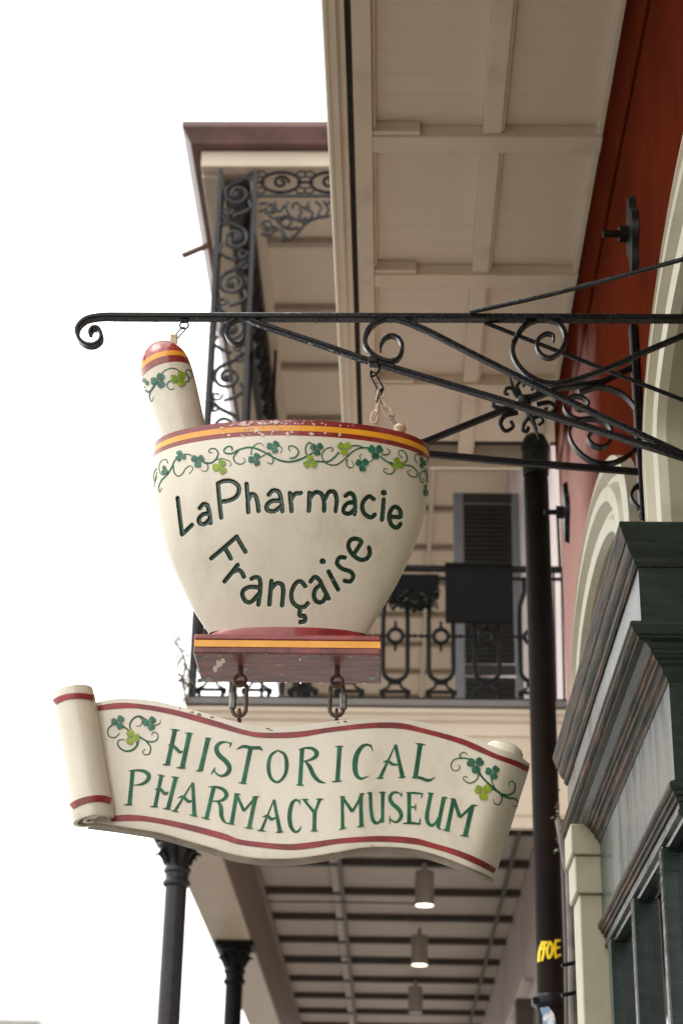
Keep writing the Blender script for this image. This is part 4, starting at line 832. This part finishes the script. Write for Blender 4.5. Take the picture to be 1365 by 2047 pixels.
def lace_unit(flip):
    m = MB(); s = -1 if flip else 1; r = .017
    m.tube(spiral((0, 0, 0), .112, 1.55, math.radians(100 if not flip else 80), s, r), r, 6)
    m.tube([Vector(q) for q in [(-s * .02, 0, .112), (s * .05, 0, .15), (s * .115, 0, .215)]], r, 6)
    m.tube([Vector(q) for q in [(s * .10, 0, -.06), (s * .125, 0, -.13), (s * .06, 0, -.18), (-s * .02, 0, -.21)]], r, 6)
    m.tube(spiral((-s * .075, 0, -.165), .045, 1.1, math.radians(20), -s, r), .012, 6)
    m.tube(spiral((s * .085, 0, .155), .036, 1.1, math.radians(190), -s, r), .012, 6)
    m.lathe([(.004, -.014), (.02, -.01), (.024, 0), (.02, .01), (.004, .014)], (s * -.01, 0, 0), (0, 1, 0), 8)
    return m
ume = [lace_unit(f).mesh('lace_scroll', CAST) for f in (0, 1)]
z = ZU - .24; i = 0
while z > ZD + .2:
    link('lace_scroll', ume[i % 2], lc, (-1.292, YG, z)); z -= .425; i += 1
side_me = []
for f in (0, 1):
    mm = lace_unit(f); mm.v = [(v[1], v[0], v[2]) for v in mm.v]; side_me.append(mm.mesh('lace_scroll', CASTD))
z = ZU - .24; i = 0
while z > ZD + .2:
    link('lace_scroll', side_me[i % 2], lc, (-1.443, YG + .16, z)); z -= .425; i += 1
# frieze panel between column and house, with the spandrel below
fr = MB().box(-1.13, XF, YG - .01, YG + .014, 8.405, 8.43, bev=.003).build('lace_frieze', CAST, G)
def frieze_unit():
    m = MB(); r = .014
    m.tube([Vector((.155 * math.cos(t), 0, .098 * math.sin(t))) for t in np.linspace(0, 2 * math.pi, 29)[:-1]], r, 6, closed=True)
    m.tube(spiral((0, 0, 0), .065, 1.3, 0, 1, r), .014, 6)
    for s in (-1, 1):
        m.tube(spiral((s * .17, 0, .07), .05, 1.0, math.radians(200 if s > 0 else -20), -s, r), .008, 6); m.tube(spiral((s * .17, 0, -.07), .05, 1.0, math.radians(160 if s > 0 else 20), s, r), .008, 6)
        m.tube([Vector((s * .13, 0, .0)), Vector((s * .2, 0, 0))], .012, 6)
    return m
fme = frieze_unit().mesh('frieze_scroll', CASTD)
for i in range(5): link('frieze_scroll', fme, fr, (-.94 + i * .395, YG, 8.548))
sp = MB()
for L, r in [([(480, 600), (560, 660), (640, 655), (700, 720), (690, 790)], .009), ([(700, 790), (780, 775), (860, 700), (930, 620), (1050, 560), (1170, 545)], .009), ([(470, 500), (540, 490), (600, 560), (680, 560), (760, 540), (850, 590), (920, 610)], .009), ([(500, 720), (580, 730), (640, 680), (700, 690), (740, 770)], .01), ([(620, 560), (700, 640), (780, 670), (860, 660)], .01),
             ([(760, 400), (740, 470), (800, 570), (870, 560), (870, 440), (820, 420), (800, 470)], .008), ([(960, 400), (940, 470), (1000, 520), (960, 580), (900, 600)], .008), ([(480, 430), (540, 420), (600, 450), (590, 520), (540, 520)], .008), ([(640, 400), (620, 460), (680, 500), (720, 440)], .008), ([(1030, 400), (1080, 460), (1050, 530), (1110, 560), (1150, 480), (1120, 430)], .008), ([(530, 480), (580, 430), (640, 450), (620, 510), (570, 500)], .009), ([(680, 600), (740, 560), (790, 600), (750, 650), (700, 640)], .009), ([(900, 500), (860, 540), (890, 580), (940, 560)], .009), ([(480, 650), (520, 600), (580, 600), (600, 650), (560, 690), (520, 670)], .009), ([(900, 450), (930, 480), (970, 450)], .008), ([(1100, 400), (1140, 430), (1170, 400)], .008)]:
    sp.tube([P(420 + q[0] / 4.873, 320 + q[1] / 4.873, y=YG) for q in cr(L, 5)], r * 1.45, 6)
sp.build('spandrel', CAST, fr)
# lace brackets along the street side, seen edge on
sl = MB().box(-1.262, -1.238, YG + .32, YE, ZU - .06, ZU - .02, bev=.003).build('street_lace', CASTD, G)
su = MB()
for k in range(4):
    for j in range(2):
        su.tube(spiral((0, .14 + k * .27, -.13 - j * .27), .12, 1.6, k + j, 1 if (k + j) % 2 else -1, .01, 'x', 18), .03, 5)
        su.tube([(0, .02 + k * .27, -.25 - j * .27), (0, .14 + k * .27, -.13 - j * .27), (0, .27 + k * .27, -.02 - j * .27)], .028, 5)
sume = su.mesh('lace_bracket', CASTD)
for i in range(13): link('lace_bracket', sume, sl, (-1.25, YG + .34 + i * 1.1, ZU - .05))
for i in range(1, 5):
    y = YG + i * 2.9
    c2 = MB().box(-1.40, -1.37, y, y + .03, ZD, ZU - .02).build('street_post', CASTD, sl)
    MB().box(-1.17, -1.14, y, y + .03, ZD, ZU - .02).build('street_post', CASTD, sl)
# deck edge, railing
dk = MB().box(-1.47, XF - .002, YG - .05, YG + .02, ZD + .0, ZD + .05, bev=.006).build('deck_edge', mat('deck_edge_grey', (.14, .13, .12), .4), G)
ent = [(-.02, 4.06), (-.035, 4.045), (-.035, 4.02), (-.02, 4.0), (-.015, 3.97), (0, 3.95), (0, 3.86), (.008, 3.855), (.008, 3.30), (.016, 3.29), (.016, 3.21), (.08, 3.21), (.08, 4.06)]
m = MB(); m.prism([(a, z) for a, z in ent], 0, 1); m.v = [(-1.46 + q[1] * (XF - .003 + 1.46), YG + q[0], q[2]) for q in m.v]
m.build('end_entablature', FARTRIM, dk, ang=20)
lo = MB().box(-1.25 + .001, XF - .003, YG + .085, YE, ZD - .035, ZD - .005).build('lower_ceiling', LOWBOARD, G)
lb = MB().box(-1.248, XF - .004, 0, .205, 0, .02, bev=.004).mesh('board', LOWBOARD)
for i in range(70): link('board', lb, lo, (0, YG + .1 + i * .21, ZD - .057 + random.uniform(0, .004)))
jm2 = MB().box(-1.248, XF - .006, -.032, .032, 3.935, ZD - .058, bev=.005).mesh('joist', JOIST)
for i in range(13): link('joist', jm2, lo, (0, 13.82 + i * 1.165 - 1.165, 0))
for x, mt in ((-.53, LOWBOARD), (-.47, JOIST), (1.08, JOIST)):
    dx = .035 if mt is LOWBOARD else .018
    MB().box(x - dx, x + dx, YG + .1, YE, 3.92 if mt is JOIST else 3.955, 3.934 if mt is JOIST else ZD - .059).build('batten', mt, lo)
for y in (15.0, 17.3, 20.0):
    MB().tube(cr([(-1.2, y, 3.86), (-.9, y + .05, 3.87), (-.6, y - .1, 3.84), (0, y, 3.86), (.3, y, 3.86)], 6), .008, 6).build('cable', JOIST, lo)
bmx = MB().box(-1.60, -1.25, YG + .085, YE, 3.21, ZD - .001, bev=.006).build('outer_beam', FARTRIM, G)
MB().box(-1.249, -1.236, YG + .085, YE, 3.23, ZD - .06).build('inner_face', BROWN, bmx)
MB().box(-1.236, -1.20, YG + .085, YE, 3.86, 3.89).build('ledger', BROWN, bmx)
for xc, yc, cap in ((-1.50, 12.35, 0), (-1.39, 16.1, 1)):
    n = 48; m = MB(); rows = []
    for h in np.linspace(GZ, 2.85, 5):
        for k in range(n):
            t = 2 * math.pi * k / n; r = (.078 + .007 * (GZ + 4.5 - h) / 5) * (1 - .05 * (1 + math.cos(16 * t)) / 2); rows.append((xc + r * math.cos(t), yc + r * math.sin(t), h))
    m.add(rows, [(i * n + k, i * n + (k + 1) % n, (i + 1) * n + (k + 1) % n, (i + 1) * n + k) for i in range(4) for k in range(n)])
    cl = m.build('iron_column', CAST if not cap else CASTD, G, ang=60)
    MB().lathe([(.08, 2.845), (.098, 2.86), (.098, 2.88), (.082, 2.90), (.084, 2.94), (.096, 2.95), (.096, 2.97), (.082, 2.99), (.088, 3.03), (.102, 3.06), (.112, 3.07), (.135, 3.12), (.15, 3.13), (.15, 3.15), (.135, 3.155)], (xc, yc, 0), n=28).build('capital', CAST if not cap else CASTD, cl)
    lf = MB()
    for k in range(8):
        t = 2 * math.pi * k / 8; dvec = Vector((math.cos(t), math.sin(t), 0)); c = Vector((xc, yc, 3.0))
        lf.tube([c + dvec * .085, c + dvec * .10 + Vector((0, 0, .05)), c + dvec * .135 + Vector((0, 0, .085)), c + dvec * .165 + Vector((0, 0, .07))], [.014, .018, .016, .006], 6)
    lf.build('acanthus_leaves', CASTD, cl)
    MB().box(xc - .17, xc + .17, yc - .17, yc + .17, 3.157, 3.208, bev=.006).build('abacus', CASTD, cl)
# railing
ra = MB().box(-1.45, XF - .002, YG - .02, YG + .02, 5.11, 5.155, bev=.006).build('railing', CASTD, G)
MB().box(-1.45, XF - .002, YG - .014, YG + .014, 4.10, 4.135, bev=.004).build('bottom_rail', CASTD, ra)
MB().box(-1.45, XF - .002, YG - .010, YG + .010, 5.045, 5.07, bev=.004).build('upper_band', CASTD, ra)
def baluster():
    m = MB(); r = .0175; hw = .088; z0_, z1_ = .30 - .06, .80
    path = [Vector((hw * math.cos(t), 0, z0_ + hw * math.sin(t))) for t in np.linspace(math.pi, 2 * math.pi, 11)] + [Vector((hw, 0, z)) for z in (.45, .62)] + [Vector(q) for q in ((hw * .92, 0, .74), (hw * .55, 0, .84), (hw * .55, 0, .93))]
    m.tube(path, r, 7)
    m.tube([Vector((-hw, 0, z0_)), Vector((-hw, 0, .62)), Vector((-hw * .92, 0, .74)), Vector((-hw * .55, 0, .84)), Vector((-hw * .55, 0, .93))], r, 7)
    m.tube([Vector((.052 * math.cos(t), 0, .495 + .052 * math.sin(t))) for t in np.linspace(0, 2 * math.pi, 21)[:-1]], .0165, 7, closed=True)
    for s in (-1, 1):
        m.lathe([(.004, 0), (.016, .012), (.008, .026), (.014, .036), (.003, .062)], (0, 0, .495 + s * .06), (0, 0, s), 8)
        m.tube([Vector((s * .06, 0, .495)), Vector((s * hw, 0, .495))], .008, 6)
        m.lathe([(.006, 0), (.016, .02), (.007, .034), (.017, .048), (.005, .078)], (s * hw, 0, .495), (s, 0, 0), 8)
        m.strap([Vector((s * .03, 0, .145)), Vector((s * .045, 0, .105)), Vector((s * .10, 0, .075)), Vector((s * .102, 0, .04))], .018, .022)
    m.box(-.05, .05, -.012, .012, .125, .15, bev=.003); m.box(-.112, .112, -.014, .014, .062, .082, bev=.003); m.box(-.095, -.07, -.012, .012, .03, .06); m.box(.07, .095, -.012, .012, .03, .06)
    return m
bme = baluster().mesh('baluster', CASTD)
for i in range(8): link('baluster', bme, ra, (.016 + .327 * (i - 4), YG, 4.11))
for x in (1.12, 1.165, 1.225): MB().tube([(x - .012, YG, 4.12), (x, YG, 5.12)], .0095, 7).build('rail_bar', CASTD, ra)
MB().tube([(1.215, YG, 5.12), (1.21, YG, 5.62)], .013, 7).build('rail_bar', CASTD, ra)
# open shutter on the facade
YSH = 16.0; sx0, sx1 = .585, XF - .02; sz0, sz1 = ZD + .02, 7.66
sh = MB().box(sx0, sx0 + .10, YSH - .02, YSH + .02, sz0, sz1, bev=.004).build('open_shutter', SHUTB, G)
MB().box(sx1 - .075, sx1, YSH - .02, YSH + .02, sz0, sz1, bev=.004).build('stile', SHUTB, sh)
for z in (sz0, 5.75, sz1 - .1): MB().box(sx0 + .101, sx1 - .076, YSH - .018, YSH + .018, z, z + .1, bev=.004).build('shutter_rail', SHUTD, sh)
lv = MB().box(0, sx1 - sx0 - .18, -.027, .027, -.004, .004, bev=.002); lv.v = [(x, y, z + y * 1.35) for x, y, z in lv.v]; lvm = lv.mesh('slat', SHUTD)
z = sz0 + .13
while z < sz1 - .11:
    if abs(z - 5.8) > .085: link('slat', lvm, sh, (sx0 + .102, YSH, z))
    z += .048
# lower facade trim seen under the gallery
for (u, v, z) in ((1052, 1958, 0), (1046, 1968, 0)):
    q = P(u, v, x=1.2)
    MB().box(1.17, XF - .001, q.y, YE, q.z - .02, q.z + .02, bev=.006).build('shop_cornice', FACADE, G)
q = P(1046, 1995, x=1.15)
MB().box(1.08, 1.24, q.y, q.y + .2, q.z - .6, q.z, bev=.01).build('shop_bracket', JOIST, G)

# ================================================================== things on and under the gallery
bb = thing('black_board', (.62, 11.93, 4.69), 'plain black board hung flat on the far gallery railing', 'board')
MB().box(.375, .865, 11.935, 11.965, 4.69, 5.16, bev=.004).build('panel', BOARDB, bb)
MB().box(.375, .865, 11.925, 11.934, 5.13, 5.155, bev=.003).build('batten', BOARDB, bb)
rb = thing('rail_planter', (.1, 12, 4.8), 'dark scalloped planter basket hanging on the railing left of the black board', 'planter')
m = MB(); n = 28; tp = [(.02 + .36 * k / n - .05, 11.93, 5.06) for k in range(n + 1)]
bt = [(.02 + .36 * k / n - .05, 11.955, 4.90 - .085 * math.sin(math.pi * k / n) - .018 * abs(math.sin(math.pi * k / 4))) for k in range(n + 1)]
bk = [(p[0], 12.03, p[2]) for p in bt]; tk2 = [(p[0], 12.05, p[2]) for p in tp]
m.add(tp + bt + bk + tk2, [(r * (n + 1) + k, r * (n + 1) + k + 1, (r + 1) * (n + 1) + k + 1, (r + 1) * (n + 1) + k) for r in range(3) for k in range(n)])
m.build('basket', BOARDB, rb, ang=50)
lf = MB()
for k in range(160):
    c = Vector((random.uniform(-.04, .34), random.uniform(11.93, 12.04), 4.86 + random.uniform(-.06, .12))); a = Vector(rng.normal(size=3)).normalized() * .03; b = a.orthogonal().normalized() * .013
    lf.add([c - a, c + b, c + a, c - b], [(0, 1, 2, 3)])
o = lf.build('foliage', mat('dark_leaf', (.018, .022, .014), .5), rb, smooth=False, fixn=False); o['kind'] = 'stuff'
pt = thing('trailing_plant', (-1.58, 11.95, 4.1), 'straggly pale plant trailing outside the left end of the far railing', 'plant')
MB().tube(cr([tuple(P(372, 1400, y=11.95)), tuple(P(366, 1360, y=11.95)), tuple(P(370, 1320, y=11.95)), tuple(P(352, 1285, y=11.95))], 6), .008, 6).build('stem', STEM, pt)
MB().tube(cr([tuple(P(376, 1400, y=11.97)), tuple(P(378, 1350, y=11.97)), tuple(P(365, 1310, y=11.97))], 6), .007, 6).build('stem', STEM, pt)
def leaves(u, v, du, dv, n, m_, nm, s):
    lf = MB()
    for k in range(n):
        c = P(u + random.gauss(0, du), v + random.gauss(0, dv), y=11.95 + random.uniform(-.05, .05)); a = Vector(rng.normal(size=3)).normalized() * s; b = a.orthogonal().normalized() * s * .4
        lf.add([c - a, c + b, c + a, c - b], [(0, 1, 2), (0, 2, 3)])
    lf.build(nm, m_, pt, smooth=False, fixn=False)
leaves(350, 1278, 5, 6, 16, PETAL, 'flower', .03); leaves(366, 1320, 6, 14, 26, PLANT, 'leaf_spray', .028); leaves(372, 1370, 6, 16, 30, PLANT, 'leaf_spray', .03)
def lamp(y, label, lit):
    x = .30; z = 3.55
    t = thing('ceiling_lamp', (x, y, z), label, 'lamp', 'cylinder lamps under the far gallery')
    MB().lathe([(.082, .012), (.086, 0), (.086, .30), (.08, .31), (.02, .315), (.02, .384)], (x, y, z), n=28).build('housing', LAMPB, t)
    MB().lathe([(.078, .004), (.078, .010)], (x, y, z), n=28).build('diffuser', BULB if lit else LAMPB, t)
lamp(16.0, 'nearest of the glowing grey cylinder lamps under the dark joists', 1)
lamp(18.8, 'second glowing grey cylinder lamp, further along below the first', 1)
lamp(21.8, 'unlit cylinder lamp farthest along the joisted ceiling', 0)
# conduits beside the pilaster
cd = thing('conduit', (.745, 7.0, GZ), 'thin grey brown conduit pipes with clamps running up beside the cream pilaster', 'pipe')
MB().tube([P(1146, 2080, y=7), P(1143, 1900, y=7), P(1138, 1750, y=7), P(1126, 1690, y=7), P(1118, 1640, y=7)], .019, 10).build('pipe', mat('conduit_grey', (.16, .13, .115), .45, (.09, .075, .065), 12, .9), cd)
MB().tube([P(1133, 2080, y=7.2), P(1131, 1900, y=7.2), P(1124, 1700, y=7.2)], .010, 8).build('cable', JOIST, cd)
for v in (1930, 1990): MB().tube([P(1122, v, y=6.95), P(1160, v - 8, y=6.95)], .008, 6).build('clamp', IRON2, cd)
lf = MB()
for k in range(26):
    c = P(1112 + random.gauss(0, 4), 1655 + random.gauss(0, 30), y=7.6); a = Vector(rng.normal(size=3)).normalized() * .012; b = a.orthogonal().normalized() * .006
    lf.add([c - a, c + b, c + a, c - b], [(0, 1, 2, 3)])
o = lf.build('moss', PLANT, cd, smooth=False, fixn=False); o['kind'] = 'stuff'
# scrawl and sticker on the drainpipe
pb_ = MB().lathe([(.0625, 0), (.0625, 4)], (.706, 8, 0), n=80); bvd = bvh_of(pb_)
gf = MB(); off = .001
for L in ([(1076, 1921), (1078, 1900), (1084, 1884)], [(1083, 1884), (1092, 1884)], [(1082, 1897), (1090, 1896)], [(1088, 1886), (1086, 1905), (1083, 1919)], [(1098, 1884), (1093, 1900), (1096, 1915), (1102, 1906), (1103, 1890), (1098, 1883)], [(1110, 1880), (1108, 1897), (1110, 1914)], [(1110, 1881), (1117, 1880)], [(1109, 1896), (1116, 1894)], [(1110, 1913), (1118, 1909)]):
    ribbon(gf, bvd, [(x, y, 5.0) for x, y in L], off, 6); off += .0002
gf.build('scrawl', GRAF, dp, fixn=False)
stk = MB(); ribbon(stk, bvd, [(1082, 1994, 14), (1086, 2008, 16), (1090, 2020, 18), (1096, 2034, 24), (1098, 2060, 26)], .001, 5); stk.build('sticker', STICK, dp, fixn=False)
# pale building at the end of the street
db = thing('distant_building', (-18.6, 90, GZ), 'faint pale building with small domed top far down the street', 'building')
MB().box(-26, -17.6, 90, 100, GZ - .1, 13.9).build('wall', WHITE, db)
MB().box(-26.3, -17.3, 89.7, 100.3, 13.9, 14.3, bev=.05).build('cornice', WHITE, db)
MB().lathe([(1.1, 0), (1.1, .25), (.9, .5), (.5, .75), (.12, .85), (.1, 1.2), (.03, 1.3)], (-18.6, 92, 14.3), n=24).build('dome', WHITE, db)
